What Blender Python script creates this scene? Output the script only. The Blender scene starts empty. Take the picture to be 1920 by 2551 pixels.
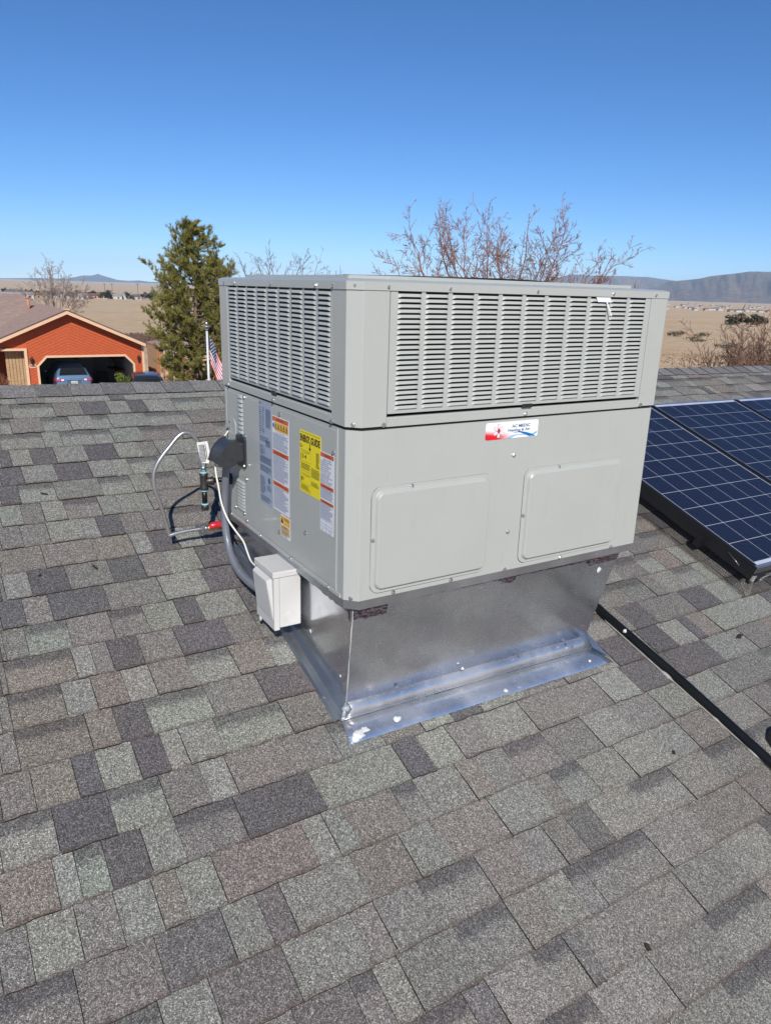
import bpy, bmesh, math, random
from mathutils import Vector, Matrix
D = bpy.data
SC = bpy.context.scene
COL = SC.collection
rnd = random.Random(7)
R = math.radians

# ------------------------------------------------------------------ camera, sky, sun, exposure
cd = D.cameras.new('camera'); cam = D.objects.new('camera', cd); COL.objects.link(cam)
YAW, PITCH, ROLL = -0.5518, 0.2942, 0.0302
fw = Vector((-math.sin(YAW)*math.cos(PITCH), math.cos(YAW)*math.cos(PITCH), -math.sin(PITCH)))
rt = Vector((math.cos(YAW), math.sin(YAW), 0)); up = rt.cross(fw)
r2 = rt*math.cos(ROLL) + up*math.sin(ROLL); u2 = up*math.cos(ROLL) - rt*math.sin(ROLL)
CAM = Vector((-0.9976, -1.8201, 0.9289))
cam.matrix_world = Matrix(((r2.x, u2.x, -fw.x, CAM.x), (r2.y, u2.y, -fw.y, CAM.y), (r2.z, u2.z, -fw.z, CAM.z), (0, 0, 0, 1)))
cd.sensor_fit = 'HORIZONTAL'; cd.sensor_width = 36.0; cd.lens = 36.0*1836.9/1920.0
cd.clip_start = 0.05; cd.clip_end = 120000
SC.camera = cam

SUN_DIR = Vector((-0.350, -0.735, 0.575)).normalized()
SUN_EL = math.asin(SUN_DIR.z)
w = D.worlds.new('World'); SC.world = w; w.use_nodes = True
nt = w.node_tree; nt.nodes.clear()
sky = nt.nodes.new('ShaderNodeTexSky'); sky.sky_type = 'NISHITA'; sky.sun_disc = False
sky.sun_elevation = SUN_EL; sky.sun_rotation = math.atan2(SUN_DIR.x, SUN_DIR.y)
sky.altitude = 1500; sky.air_density = 0.85; sky.dust_density = 0.0; sky.ozone_density = 8.5
bg = nt.nodes.new('ShaderNodeBackground'); bg.inputs[1].default_value = 0.090
wo = nt.nodes.new('ShaderNodeOutputWorld')
hs = nt.nodes.new('ShaderNodeHueSaturation'); hs.inputs['Saturation'].default_value = 1.08   # the camera's colour rendering of the clear sky
nt.links.new(sky.outputs[0], hs.inputs['Color']); nt.links.new(hs.outputs[0], bg.inputs[0]); nt.links.new(bg.outputs[0], wo.inputs[0])
sl = D.lights.new('sun', 'SUN'); sl.energy = 3.6; sl.angle = R(0.53); sl.color = (1.0, 0.955, 0.89)
so = D.objects.new('sun', sl); COL.objects.link(so)
so.rotation_euler = SUN_DIR.to_track_quat('Z', 'Y').to_euler(); so.location = SUN_DIR*50
SC.view_settings.view_transform = 'Standard'; SC.view_settings.look = 'None'
SC.view_settings.exposure = 0.4; SC.view_settings.gamma = 1.0; SC.view_settings.use_curve_mapping = False
SC.render.engine = 'CYCLES'
SC.cycles.max_bounces = 8; SC.cycles.volume_bounces = 0
SC.cycles.use_denoising = True

# ------------------------------------------------------------------ helpers
ORG = {}
def org(o): return ORG.get(o.name, Matrix.Identity(4)) if o else Matrix.Identity(4)
def props(o, label=None, category=None, group=None, kind=None):
    if label: o['label'] = label
    if category: o['category'] = category
    if group: o['group'] = group
    if kind: o['kind'] = kind
    return o
def link(o, parent=None, M=None):
    M = M if M is not None else (org(parent) if parent else Matrix.Identity(4))
    COL.objects.link(o)
    if parent:
        o.parent = parent; o.matrix_local = org(parent).inverted() @ M
    else:
        o.matrix_world = M
    ORG[o.name] = M.copy()
    return o
def empty(name, loc, label, category, group=None, kind=None, M=None):
    o = D.objects.new(name, None); o.empty_display_size = 0.1
    link(o, None, M if M is not None else Matrix.Translation(Vector(loc)))
    return props(o, label, category, group, kind)
def inst(name, mesh, parent, M, **k):
    o = D.objects.new(name, mesh); link(o, parent, M); return props(o, **k)

class MB:
    def __init__(s, M=None):
        s.v = []; s.f = []; s.mi = []; s.sm = []; s.M = M
    def add(s, vs, fs, mi=0, sm=False, M=None):
        b = len(s.v); T = M if M is not None else s.M
        for p in vs:
            p = Vector(p); s.v.append(T @ p if T is not None else p)
        for f in fs:
            s.f.append([b+i for i in f]); s.mi.append(mi); s.sm.append(sm)
        return b
    def box(s, a, b, mi=0, M=None):
        x0, y0, z0 = a; x1, y1, z1 = b
        s.add([(x0,y0,z0),(x1,y0,z0),(x1,y1,z0),(x0,y1,z0),(x0,y0,z1),(x1,y0,z1),(x1,y1,z1),(x0,y1,z1)],
              [(0,3,2,1),(4,5,6,7),(0,1,5,4),(1,2,6,5),(2,3,7,6),(3,0,4,7)], mi, False, M)
    def prism(s, pts, z0, z1, mi=0, M=None, caps=True, mtop=None):
        n = len(pts)
        s.add([(x,y,z0) for x,y in pts]+[(x,y,z1) for x,y in pts],
              [(i,(i+1)%n,n+(i+1)%n,n+i) for i in range(n)], mi, False, M)
        if caps:
            s.add([(x,y,z1) for x,y in pts], [tuple(range(n))], mi if mtop is None else mtop, False, M)
            s.add([(x,y,z0) for x,y in pts], [tuple(range(n-1,-1,-1))], mi, False, M)
    def loops(s, L, mi=0, M=None, cap0=False, cap1=True, sm=False, closed=True):
        n = len(L[0]); vs = [p for l in L for p in l]; fs = []
        for k in range(len(L)-1):
            for i in range(n if closed else n-1):
                j = (i+1) % n
                fs.append((k*n+i, k*n+j, (k+1)*n+j, (k+1)*n+i))
        if cap0: fs.append(tuple(range(n-1,-1,-1)))
        if cap1: fs.append(tuple((len(L)-1)*n+i for i in range(n)))
        s.add(vs, fs, mi, sm, M)
    def tube(s, path, r, n=10, mi=0, caps=True, sm=True, M=None):
        path = [Vector(p) for p in path]; m = len(path)
        rs = r if isinstance(r, (list, tuple)) else [r]*m
        t = (path[1]-path[0]).normalized()
        a = t.orthogonal().normalized(); L = []
        for i, p in enumerate(path):
            if i == 0: d = path[1]-path[0]
            elif i == m-1: d = path[-1]-path[-2]
            else: d = (path[i+1]-p).normalized()+(p-path[i-1]).normalized()
            if d.length < 1e-9: d = t
            t = d.normalized(); a = (a - t*a.dot(t))
            if a.length < 1e-6: a = t.orthogonal()
            a.normalize(); b = t.cross(a)
            L.append([p+(a*math.cos(2*math.pi*k/n)+b*math.sin(2*math.pi*k/n))*rs[i] for k in range(n)])
        s.loops(L, mi, M, caps, caps, sm)
    def disc(s, c, r, n=16, mi=0, M=None):
        s.add([(c[0]+r*math.cos(2*math.pi*k/n), c[1]+r*math.sin(2*math.pi*k/n), c[2]) for k in range(n)], [tuple(range(n))], mi, False, M)
    def quad(s, a, b, c, d, mi=0, M=None): s.add([a,b,c,d], [(0,1,2,3)], mi, False, M)
    def mesh(s, name, mats, inv=None):
        me = D.meshes.new(name)
        vs = [tuple(inv @ v) for v in s.v] if inv is not None else [tuple(v) for v in s.v]
        me.from_pydata(vs, [], s.f)
        for m in mats: me.materials.append(m)
        if s.mi: me.polygons.foreach_set('material_index', s.mi)
        if any(s.sm): me.polygons.foreach_set('use_smooth', s.sm)
        me.update(); return me
    def build(s, name, mats, parent=None, bevel=0, M=None, **k):
        mats = mats if isinstance(mats, (list, tuple)) else [mats]
        O = M if M is not None else org(parent)
        o = D.objects.new(name, s.mesh(name, mats, O.inverted()))
        link(o, parent, O); props(o, **k)
        if bevel:
            b = o.modifiers.new('b', 'BEVEL'); b.width = bevel; b.segments = 2; b.limit_method = 'ANGLE'; b.angle_limit = R(40)
        return o

def smooth_path(pts, n=6):
    P = [Vector(p) for p in pts]; P = [2*P[0]-P[1]]+P+[2*P[-1]-P[-2]]; out = []
    for i in range(1, len(P)-2):
        for k in range(n):
            t = k/n; a, b, c, d = P[i-1], P[i], P[i+1], P[i+2]
            out.append(0.5*((2*b)+(c-a)*t+(2*a-5*b+4*c-d)*t*t+(3*b-a-3*c+d)*t**3))
    out.append(P[-2]); return out
def rrect(x0, y0, x1, y1, r, n=5):
    o = []
    for cx, cy, a in ((x1-r,y0+r,-90),(x1-r,y1-r,0),(x0+r,y1-r,90),(x0+r,y0+r,180)):
        for k in range(n+1):
            t = R(a+90*k/n); o.append((cx+r*math.cos(t), cy+r*math.sin(t)))
    return o
def frame(origin, x, y):
    x = Vector(x).normalized(); y = Vector(y); z = x.cross(y).normalized(); y = z.cross(x)
    return Matrix(((x.x,y.x,z.x,origin[0]),(x.y,y.y,z.y,origin[1]),(x.z,y.z,z.z,origin[2]),(0,0,0,1)))
def text_verts(string, bold=0.0, sx=1.0):
    cu = D.curves.new('lettering', 'FONT'); cu.body = string; cu.size = 1.0; cu.offset = bold; cu.resolution_u = 2
    o = D.objects.new('lettering_tmp', cu); COL.objects.link(o)
    bpy.context.view_layer.update()
    me = D.meshes.new_from_object(o.evaluated_get(bpy.context.evaluated_depsgraph_get()))
    vs = [v.co.copy() for v in me.vertices]; fs = [tuple(p.vertices) for p in me.polygons]
    D.objects.remove(o); D.curves.remove(cu); D.meshes.remove(me)
    return vs, fs
def put_text(mb, string, x, y, h, z, M, wfit=None, mi=0, bold=0.0, align='c'):
    vs, fs = text_verts(string, bold)
    if not vs: return
    x0 = min(v.x for v in vs); x1 = max(v.x for v in vs); y0 = min(v.y for v in vs); y1 = max(v.y for v in vs)
    sy = h/max(y1-y0, 1e-6); sx = (wfit/(x1-x0)) if wfit else sy
    W = (x1-x0)*sx; ox = x-(W/2 if align == 'c' else 0 if align == 'l' else W)
    mb.add([(ox+(v.x-x0)*sx, y+(v.y-y0)*sy, z) for v in vs], fs, mi, False, M)

# ------------------------------------------------------------------ materials
class NT:
    def __init__(s, name):
        s.m = D.materials.new(name); s.m.use_nodes = True; s.t = s.m.node_tree; s.t.nodes.clear()
        s.out = s.n('ShaderNodeOutputMaterial'); s.b = s.n('ShaderNodeBsdfPrincipled')
        s.l(s.b.outputs[0], s.out.inputs[0])
    def n(s, t, **k):
        x = s.t.nodes.new(t)
        for a, b in k.items(): setattr(x, a, b)
        return x
    def l(s, a, b): s.t.links.new(a, b)
    def set(s, **k):
        names = dict(base='Base Color', rough='Roughness', metal='Metallic', coat='Coat Weight', coatr='Coat Roughness', spec='Specular IOR Level', trans='Transmission Weight', ior='IOR', alpha='Alpha', sub='Subsurface Weight', emis='Emission Color', es='Emission Strength')
        for a, b in k.items():
            i = s.b.inputs[names[a]]
            if isinstance(b, bpy.types.NodeSocket): s.l(b, i)
            elif isinstance(b, (tuple, list)): i.default_value = (*b[:3], 1)
            else: i.default_value = b
    def pos(s, kind='Position'):
        if kind == 'Position': return s.n('ShaderNodeNewGeometry').outputs['Position']
        return s.n('ShaderNodeTexCoord').outputs[kind]
    def noise(s, scale, detail=2, rough=0.5, vec=None, out=0, dist=0.0):
        x = s.n('ShaderNodeTexNoise'); x.inputs['Scale'].default_value = scale; x.inputs['Detail'].default_value = detail
        x.inputs['Roughness'].default_value = rough; x.inputs['Distortion'].default_value = dist
        if vec is not None: s.l(vec, x.inputs['Vector'])
        return x.outputs[out]
    def voro(s, scale, vec=None, out='Color', feature='F1'):
        x = s.n('ShaderNodeTexVoronoi'); x.feature = feature; x.inputs['Scale'].default_value = scale
        if vec is not None: s.l(vec, x.inputs['Vector'])
        return x.outputs[out]
    def vscale(s, vec, sc, rot=None):
        x = s.n('ShaderNodeMapping'); x.inputs['Scale'].default_value = sc
        if rot: x.inputs['Rotation'].default_value = rot
        s.l(vec, x.inputs['Vector']); return x.outputs[0]
    def math(s, op, a, b=None, clamp=False):
        x = s.n('ShaderNodeMath'); x.operation = op; x.use_clamp = clamp
        for i, q in enumerate((a, b)):
            if q is None: continue
            if isinstance(q, bpy.types.NodeSocket): s.l(q, x.inputs[i])
            else: x.inputs[i].default_value = q
        return x.outputs[0]
    def ramp(s, fac, *stops):
        x = s.n('ShaderNodeValToRGB'); e = x.color_ramp.elements
        while len(e) < len(stops): e.new(0.5)
        for q, (p, c) in zip(e, stops):
            q.position = p; q.color = (*c[:3], 1) if isinstance(c, (tuple, list)) else (c, c, c, 1)
        s.l(fac, x.inputs[0]); return x.outputs[0]
    def mix(s, fac, a, b, blend='MIX'):
        x = s.n('ShaderNodeMix'); x.data_type = 'RGBA'; x.blend_type = blend
        for i, q in ((0, fac), (6, a), (7, b)):
            if isinstance(q, bpy.types.NodeSocket): s.l(q, x.inputs[i])
            elif isinstance(q, (tuple, list)): x.inputs[i].default_value = (*q[:3], 1)
            else: x.inputs[i].default_value = q if i == 0 else (q, q, q, 1)
        return x.outputs[2]
    def bump(s, h, dist=0.01, strength=1.0):
        x = s.n('ShaderNodeBump'); x.inputs['Distance'].default_value = dist; x.inputs['Strength'].default_value = strength
        s.l(h, x.inputs['Height']); s.l(x.outputs[0], s.b.inputs['Normal'])
        return x.outputs[0]

def simple(name, base, rough=0.6, metal=0.0, var=0.12, scale=8, **k):
    m = NT(name); n = m.noise(scale, 4, 0.6, m.pos('Object'))
    c = m.mix(m.ramp(n, (0.3, 0.0), (0.7, 1.0)), tuple(x*(1-var) for x in base), tuple(min(1, x*(1+var)) for x in base))
    m.set(base=c, rough=rough, metal=metal, **k); return m.m

def mat_shingle():
    m = NT('asphalt_shingle_granules'); P = m.pos()
    at = m.n('ShaderNodeAttribute'); at.attribute_name = 'tone'
    oi = m.n('ShaderNodeObjectInfo')
    tone = m.mix(1.0, at.outputs['Color'], oi.outputs['Color'], 'MULTIPLY')
    band = m.math('MULTIPLY', at.outputs['Alpha'], oi.outputs['Alpha'])
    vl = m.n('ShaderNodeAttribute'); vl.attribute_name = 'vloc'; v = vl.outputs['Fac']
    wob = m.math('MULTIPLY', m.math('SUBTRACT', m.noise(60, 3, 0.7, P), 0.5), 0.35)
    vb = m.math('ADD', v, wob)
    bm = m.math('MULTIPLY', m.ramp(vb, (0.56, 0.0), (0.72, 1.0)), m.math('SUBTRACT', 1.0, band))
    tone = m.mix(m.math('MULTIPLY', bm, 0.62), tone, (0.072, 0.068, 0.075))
    # granules of mixed colour
    g1 = m.voro(680, P); sep = m.n('ShaderNodeSeparateColor'); m.l(g1, sep.inputs[0])
    g = m.ramp(sep.outputs[0], (0.0, 0.36), (0.35, 0.64), (0.62, 1.04), (0.86, 1.52), (1.0, 2.6))
    g2 = m.voro(260, P); sep2 = m.n('ShaderNodeSeparateColor'); m.l(g2, sep2.inputs[0])
    gg = m.ramp(sep2.outputs[1], (0.0, 0.62), (0.5, 0.97), (1.0, 1.55))
    c = m.mix(1.0, tone, g, 'MULTIPLY'); c = m.mix(1.0, c, gg, 'MULTIPLY')
    tint = m.ramp(sep.outputs[2], (0.0, (0.93, 1.02, 1.0)), (0.5, (1, 1, 1)), (1.0, (1.08, 0.99, 0.9)))
    c = m.mix(1.0, c, tint, 'MULTIPLY')
    big = m.noise(1.3, 4, 0.6, P)
    c = m.mix(m.ramp(big, (0.42, 0.0), (0.75, 0.38)), c, m.mix(1.0, c, (1.14, 1.0, 0.9), 'MULTIPLY'))
    st = m.noise(7, 5, 0.7, P)
    c = m.mix(m.ramp(st, (0.62, 0.0), (0.80, 0.5)), c, m.mix(1.0, c, (0.78, 0.68, 0.63), 'MULTIPLY'))
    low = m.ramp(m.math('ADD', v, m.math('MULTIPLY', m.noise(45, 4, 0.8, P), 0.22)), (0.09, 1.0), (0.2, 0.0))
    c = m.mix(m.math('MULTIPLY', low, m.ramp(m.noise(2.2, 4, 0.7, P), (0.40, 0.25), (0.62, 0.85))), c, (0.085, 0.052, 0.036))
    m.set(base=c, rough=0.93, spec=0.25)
    h = m.math('ADD', sep.outputs[0], m.math('MULTIPLY', m.noise(30, 3, 0.6, P), 0.6))
    m.bump(h, 0.0012, 0.7)
    return m.m
def mat_paint(name, base, rough=0.38, coat=0.35, dirt=0.05):
    m = NT(name); P = m.pos()
    n = m.noise(3.5, 5, 0.6, P); s = m.noise(38, 3, 0.6, m.vscale(P, (1, 1, 0.18)))
    c = m.mix(m.ramp(n, (0.35, 0.0), (0.75, 1.0)), base, tuple(x*(1-dirt) for x in base))
    c = m.mix(m.ramp(s, (0.56, 0.0), (0.8, 0.30)), c, (base[0]*0.86, base[1]*0.82, base[2]*0.74))
    sc = m.noise(900, 2, 0.5, P)
    m.set(base=c, rough=m.ramp(n, (0.3, rough*0.85), (0.7, rough*1.2)), coat=coat, coatr=0.12, spec=0.45)
    h = m.math('ADD', m.math('MULTIPLY', m.noise(2.2, 2, 0.5, P), 9.0), m.math('MULTIPLY', sc, 0.05))
    m.bump(h, 0.00055, 0.5); return m.m
def mat_galv(name, base=(0.60, 0.61, 0.63), r0=0.16, r1=0.36, bump=0.6, scr=0.5, dusty=0.22, mt=1.0):
    m = NT(name); P = m.pos()
    n = m.noise(5, 5, 0.65, P); n2 = m.noise(45, 3, 0.6, m.vscale(P, (1, 1, 0.12)))
    sp = m.voro(140, P); sep = m.n('ShaderNodeSeparateColor'); m.l(sp, sep.inputs[0])
    # fine straight scratches
    s1 = m.noise(26, 2, 0.5, m.vscale(P, (1.4, 1.4, 11.0), (0.0, -0.85, 0.2)))
    s2 = m.noise(14, 5, 0.8, P)
    sc = m.math('MULTIPLY', m.ramp(s1, (0.63, 0.0), (0.66, 1.0)), m.ramp(s2, (0.50, 0.0), (0.60, 1.0)))
    dust = m.math('MULTIPLY', m.ramp(m.noise(3.2, 7, 0.62, m.vscale(P, (1, 1, 0.5))), (0.46, 0.0), (0.74, 1.0)), 0.6)
    c = m.mix(m.ramp(n, (0.3, 0.0), (0.7, 1.0)), base, tuple(x*0.78 for x in base))
    c = m.mix(m.math('MULTIPLY', sep.outputs[0], 0.10), c, tuple(x*0.6 for x in base))
    c = m.mix(m.math('MULTIPLY', sc, scr), c, (0.9, 0.9, 0.92))
    rr = m.math('ADD', m.ramp(n, (0.25, r0), (0.75, r1)), m.math('MULTIPLY', dust, 0.12))
    rr = m.math('ADD', rr, m.math('MULTIPLY', sc, 0.2))
    m.set(base=c, rough=rr, metal=m.math('SUBTRACT', mt, m.math('MULTIPLY', dust, dusty)))
    h = m.math('ADD', m.math('MULTIPLY', m.noise(2.1, 1, 0.4, P), 9.0), m.math('MULTIPLY', n2, 0.02))
    m.bump(h, 0.0011, bump); return m.m
def mat_ground():
    m = NT('dry_grass_prairie'); P = m.pos()
    n1 = m.noise(0.012, 6, 0.6, P); n2 = m.noise(0.35, 6, 0.7, P); n3 = m.noise(6, 4, 0.7, P)
    st = m.noise(0.05, 5, 0.65, m.vscale(P, (0.35, 1.0, 1.0), (0, 0, 0.5)))
    c = m.mix(m.ramp(n1, (0.35, 0.0), (0.65, 1.0)), (0.72, 0.525, 0.315), (0.63, 0.42, 0.24))
    c = m.mix(m.ramp(st, (0.4, 0.0), (0.62, 0.7)), c, (0.70, 0.56, 0.39))
    c = m.mix(m.ramp(n2, (0.42, 0.0), (0.68, 0.75)), c, (0.42, 0.295, 0.18))
    c = m.mix(m.ramp(n3, (0.4, 0.0), (0.7, 0.6)), c, (0.44, 0.32, 0.205))
    tuft = m.noise(0.9, 5, 0.75, P)
    c = m.mix(m.ramp(tuft, (0.60, 0.0), (0.68, 0.6)), c, (0.17, 0.13, 0.08))
    m.set(base=c, rough=0.95, spec=0.1); m.bump(m.math('ADD', n2, m.math('MULTIPLY', n3, 0.3)), 0.25, 0.8); return m.m
def mat_mountain(name, a, b, c3, sc=0.0012):
    m = NT(name); P = m.pos()
    n1 = m.noise(sc, 8, 0.65, P); n2 = m.noise(sc*7, 7, 0.7, P)
    c = m.mix(m.ramp(n1, (0.38, 0.0), (0.62, 1.0)), a, b)
    c = m.mix(m.ramp(n2, (0.44, 0.0), (0.62, 0.85)), c, c3)
    m.set(base=c, rough=0.95, spec=0.05); return m.m
def mat_leaf(name, a, b, c3, sc=2.0):
    m = NT(name); P = m.pos(); n = m.noise(sc, 3, 0.6, P)
    oi = m.voro(sc*9, P); sep = m.n('ShaderNodeSeparateColor'); m.l(oi, sep.inputs[0])
    c = m.mix(m.ramp(n, (0.35, 0.0), (0.65, 1.0)), a, b); c = m.mix(m.math('MULTIPLY', sep.outputs[0], 0.7), c, c3)
    m.set(base=c, rough=0.75, spec=0.2); return m.m
def mat_bark(name, a, b):
    m = NT(name); P = m.pos(); n = m.noise(9, 5, 0.7, P)
    m.set(base=m.mix(m.ramp(n, (0.3, 0.0), (0.7, 1.0)), a, b), rough=0.85, spec=0.2); return m.m
def mat_cell():
    m = NT('polycrystalline_silicon_cell'); P = m.pos('Object')
    v = m.voro(95, P); sep = m.n('ShaderNodeSeparateColor'); m.l(v, sep.inputs[0])
    c = m.mix(sep.outputs[0], (0.004, 0.007, 0.022), (0.007, 0.012, 0.036))
    x = m.n('ShaderNodeSeparateXYZ'); m.l(P, x.inputs[0])
    f = m.math('ABSOLUTE', m.math('SUBTRACT', m.math('FRACT', m.math('MULTIPLY', x.outputs[0], 77.0)), 0.5))
    c = m.mix(m.math('MULTIPLY', m.math('LESS_THAN', f, 0.12), 0.10), c, (0.35, 0.37, 0.42))
    m.set(base=c, rough=0.45, coat=0.28, coatr=0.05, spec=0.15); return m.m
def mat_roof_far():
    m = NT('tan_roof_shingles'); P = m.pos()
    br = m.n('ShaderNodeTexBrick'); m.l(P, br.inputs['Vector'])
    n = m.noise(2.4, 4, 0.7, m.vscale(P, (1, 3, 3))); n2 = m.noise(14, 3, 0.6, P)
    c = m.mix(m.ramp(n, (0.4, 0.0), (0.62, 1.0)), (0.42, 0.295, 0.235), (0.27, 0.185, 0.15))
    c = m.mix(m.ramp(n2, (0.35, 0.0), (0.7, 0.5)), c, (0.38, 0.28, 0.235))
    m.set(base=c, rough=0.9, spec=0.15); return m.m
def mat_wood(name, a, b, sc=5):
    m = NT(name); P = m.pos('Object'); n = m.noise(sc, 5, 0.65, m.vscale(P, (1, 1, 6)))
    m.set(base=m.mix(m.ramp(n, (0.3, 0.0), (0.75, 1.0)), a, b), rough=0.7, spec=0.3); return m.m
def mat_tape():
    m = NT('printed_foil_tape'); P = m.pos()
    x = m.vscale(P, (1, 1, 1)); n = m.noise(75, 5, 0.8, m.vscale(P, (1, 1, 2.6)), dist=0.6)
    n2 = m.noise(160, 3, 0.6, P)
    c = m.mix(m.ramp(n, (0.46, 0.0), (0.52, 1.0)), (0.34, 0.35, 0.39), (0.12, 0.045, 0.058))
    m.set(base=c, rough=m.ramp(n2, (0.3, 0.18), (0.7, 0.5)), metal=0.85); m.bump(n2, 0.004, 0.9); return m.m

SHING = mat_shingle()
BLACK = simple('black_asphalt_edge', (0.018, 0.015, 0.014), 0.9)
PAINT = mat_paint('grey_green_cabinet_paint', (0.428, 0.443, 0.412))
PAINT2 = mat_paint('grey_green_louver_paint', (0.428, 0.443, 0.412), 0.42, 0.2)
DARK = simple('dark_interior', (0.012, 0.012, 0.013), 0.6)
COIL = simple('coil_fins', (0.03, 0.03, 0.032), 0.4, 0.5)
GALV = mat_galv('galvanised_sheet', (0.80, 0.83, 0.88), 0.15, 0.25, 0.8, 0.7, 0.10)
GALVF = mat_galv('flashing_sheet', (0.80, 0.81, 0.82), 0.16, 0.36, 0.9, 0.5, 0.42, 0.88)
GALVD = mat_galv('galvanised_base_rail', (0.50, 0.53, 0.56), 0.38, 0.5, 0.2, 0.15, 0.3)
SCREWM = simple('zinc_screw', (0.72, 0.72, 0.72), 0.28, 1.0)
TAPE = mat_tape()
SEAL = simple('white_sealant', (0.62, 0.62, 0.6), 0.55)
RUBBER = simple('black_rubber', (0.02, 0.02, 0.022), 0.45)
PLBLK = simple('black_plastic', (0.035, 0.036, 0.04), 0.38, 0, 0.15, 30)
GREYPVC = simple('grey_pvc_conduit', (0.15, 0.16, 0.19), 0.32, coat=0.3)
BOXM = simple('off_white_box_plastic', (0.60, 0.59, 0.565), 0.42, 0, 0.04, 5, coat=0.25)
WIREM = simple('cream_cable_sheath', (0.72, 0.69, 0.60), 0.45)
HOSE = simple('stainless_braided_hose', (0.50, 0.49, 0.48), 0.34, 0.85)
IRON = simple('black_iron_fitting', (0.09, 0.08, 0.075), 0.42, 0.8, 0.3, 60)
BLPIPE = simple('black_gas_pipe', (0.008, 0.009, 0.009), 0.30, spec=0.3)
TEAL = simple('teal_thread_sealant', (0.22, 0.52, 0.55), 0.5)
ZINC = simple('zinc_fitting', (0.5, 0.6, 0.62), 0.35, 0.9)
BRASS = simple('brass', (0.55, 0.38, 0.14), 0.35, 0.9)
REDH = simple('red_valve_handle', (0.55, 0.02, 0.03), 0.3, coat=0.5)
CARD = simple('white_tag_card', (0.78, 0.78, 0.76), 0.6)
INK = simple('black_print', (0.02, 0.02, 0.025), 0.6)
WHITE = simple('white_sticker_vinyl', (0.74, 0.75, 0.78), 0.35, 0, 0.03, 5)
BLUEG = simple('silver_rating_plate', (0.34, 0.38, 0.45), 0.42, 0, 0.04)
ORANGE = simple('orange_warning_print', (0.62, 0.13, 0.045), 0.4)
AMBER = simple('amber_warning_print', (0.75, 0.42, 0.06), 0.4)
YELLOW = simple('yellow_sticker_vinyl', (0.86, 0.70, 0.008), 0.4, 0, 0.02)
BLUEP = simple('blue_print', (0.01, 0.14, 0.42), 0.4)
LBLUEP = simple('light_blue_print', (0.18, 0.48, 0.75), 0.4)
REDP = simple('red_print', (0.62, 0.01, 0.02), 0.4)
PINKP = simple('pink_print', (0.72, 0.32, 0.34), 0.4)
NAVYP = simple('navy_print', (0.06, 0.12, 0.22), 0.4)
CELL = mat_cell()
BACKSH = simple('white_backsheet', (0.58, 0.6, 0.66), 0.3, coat=1.0, coatr=0.04)
ALU = simple('anodised_aluminium', (0.72, 0.72, 0.75), 0.3, 0.9, 0.04)
BLKALU = simple('black_anodised_rail', (0.02, 0.02, 0.022), 0.4, 0.4)
MESHW = simple('black_coated_wire', (0.02, 0.02, 0.022), 0.45)
GROUND = mat_ground()
PINE = mat_leaf('pine_needles', (0.21, 0.205, 0.040), (0.32, 0.265, 0.058), (0.10, 0.115, 0.036), 1.6)
LEAFB = mat_leaf('green_bush_leaves', (0.14, 0.19, 0.03), (0.2, 0.24, 0.05), (0.06, 0.09, 0.02), 3)
LEAFD = mat_leaf('dark_juniper_leaves', (0.035, 0.045, 0.018), (0.06, 0.062, 0.03), (0.02, 0.025, 0.012), 0.3)
LEAFR = mat_leaf('brown_hedge_leaves', (0.14, 0.09, 0.04), (0.09, 0.09, 0.03), (0.2, 0.08, 0.06), 3)
BARKR = mat_bark('reddish_twig_bark', (0.20, 0.085, 0.055), (0.31, 0.185, 0.145))
BARKG = mat_bark('grey_twig_bark', (0.33, 0.27, 0.24), (0.24, 0.19, 0.17))
BARKD = mat_bark('dark_twig_bark', (0.12, 0.095, 0.085), (0.2, 0.15, 0.13))
BARKP = mat_bark('pine_bark', (0.14, 0.095, 0.07), (0.22, 0.16, 0.12))
BARKT = mat_bark('tan_shrub_stems', (0.20, 0.12, 0.085), (0.11, 0.07, 0.055))
# ------------------------------------------------------------------ terrain
GZ = -4.95
def zg(r):
    pts = ((0, GZ), (70, GZ), (140, -5.9), (300, -8.5), (700, -14.2), (1500, -19.5), (3000, -23), (6000, -25.5), (28000, -27))
    for (a, za), (b, zb) in zip(pts, pts[1:]):
        if r <= b: return za+(zb-za)*(r-a)/(b-a)
    return -27
def zxy(x, y): return zg(math.hypot(x, y))
mb = MB(); rad = [0.0]; r = 6.0
while r < 16300: rad.append(r); r *= 1.13
NA = 120; vs = [(0, 0, GZ)]; fs = []
rg = random.Random(3)
for i, r in enumerate(rad[1:]):
    for k in range(NA):
        a = 2*math.pi*k/NA; amp = 0 if r < 75 else min(1.6, (r-75)*0.004)
        vs.append((r*math.cos(a), r*math.sin(a), zg(r)+rg.uniform(-1, 1)*amp*0.5))
for k in range(NA): fs.append((0, 1+k, 1+(k+1) % NA))
for i in range(len(rad)-2):
    for k in range(NA):
        a = 1+i*NA; b = a+NA; j = (k+1) % NA
        fs.append((a+k, b+k, b+j, a+j))
mb.add(vs, fs, 0, True)
mb.build('ground', GROUND, kind='structure')

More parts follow.
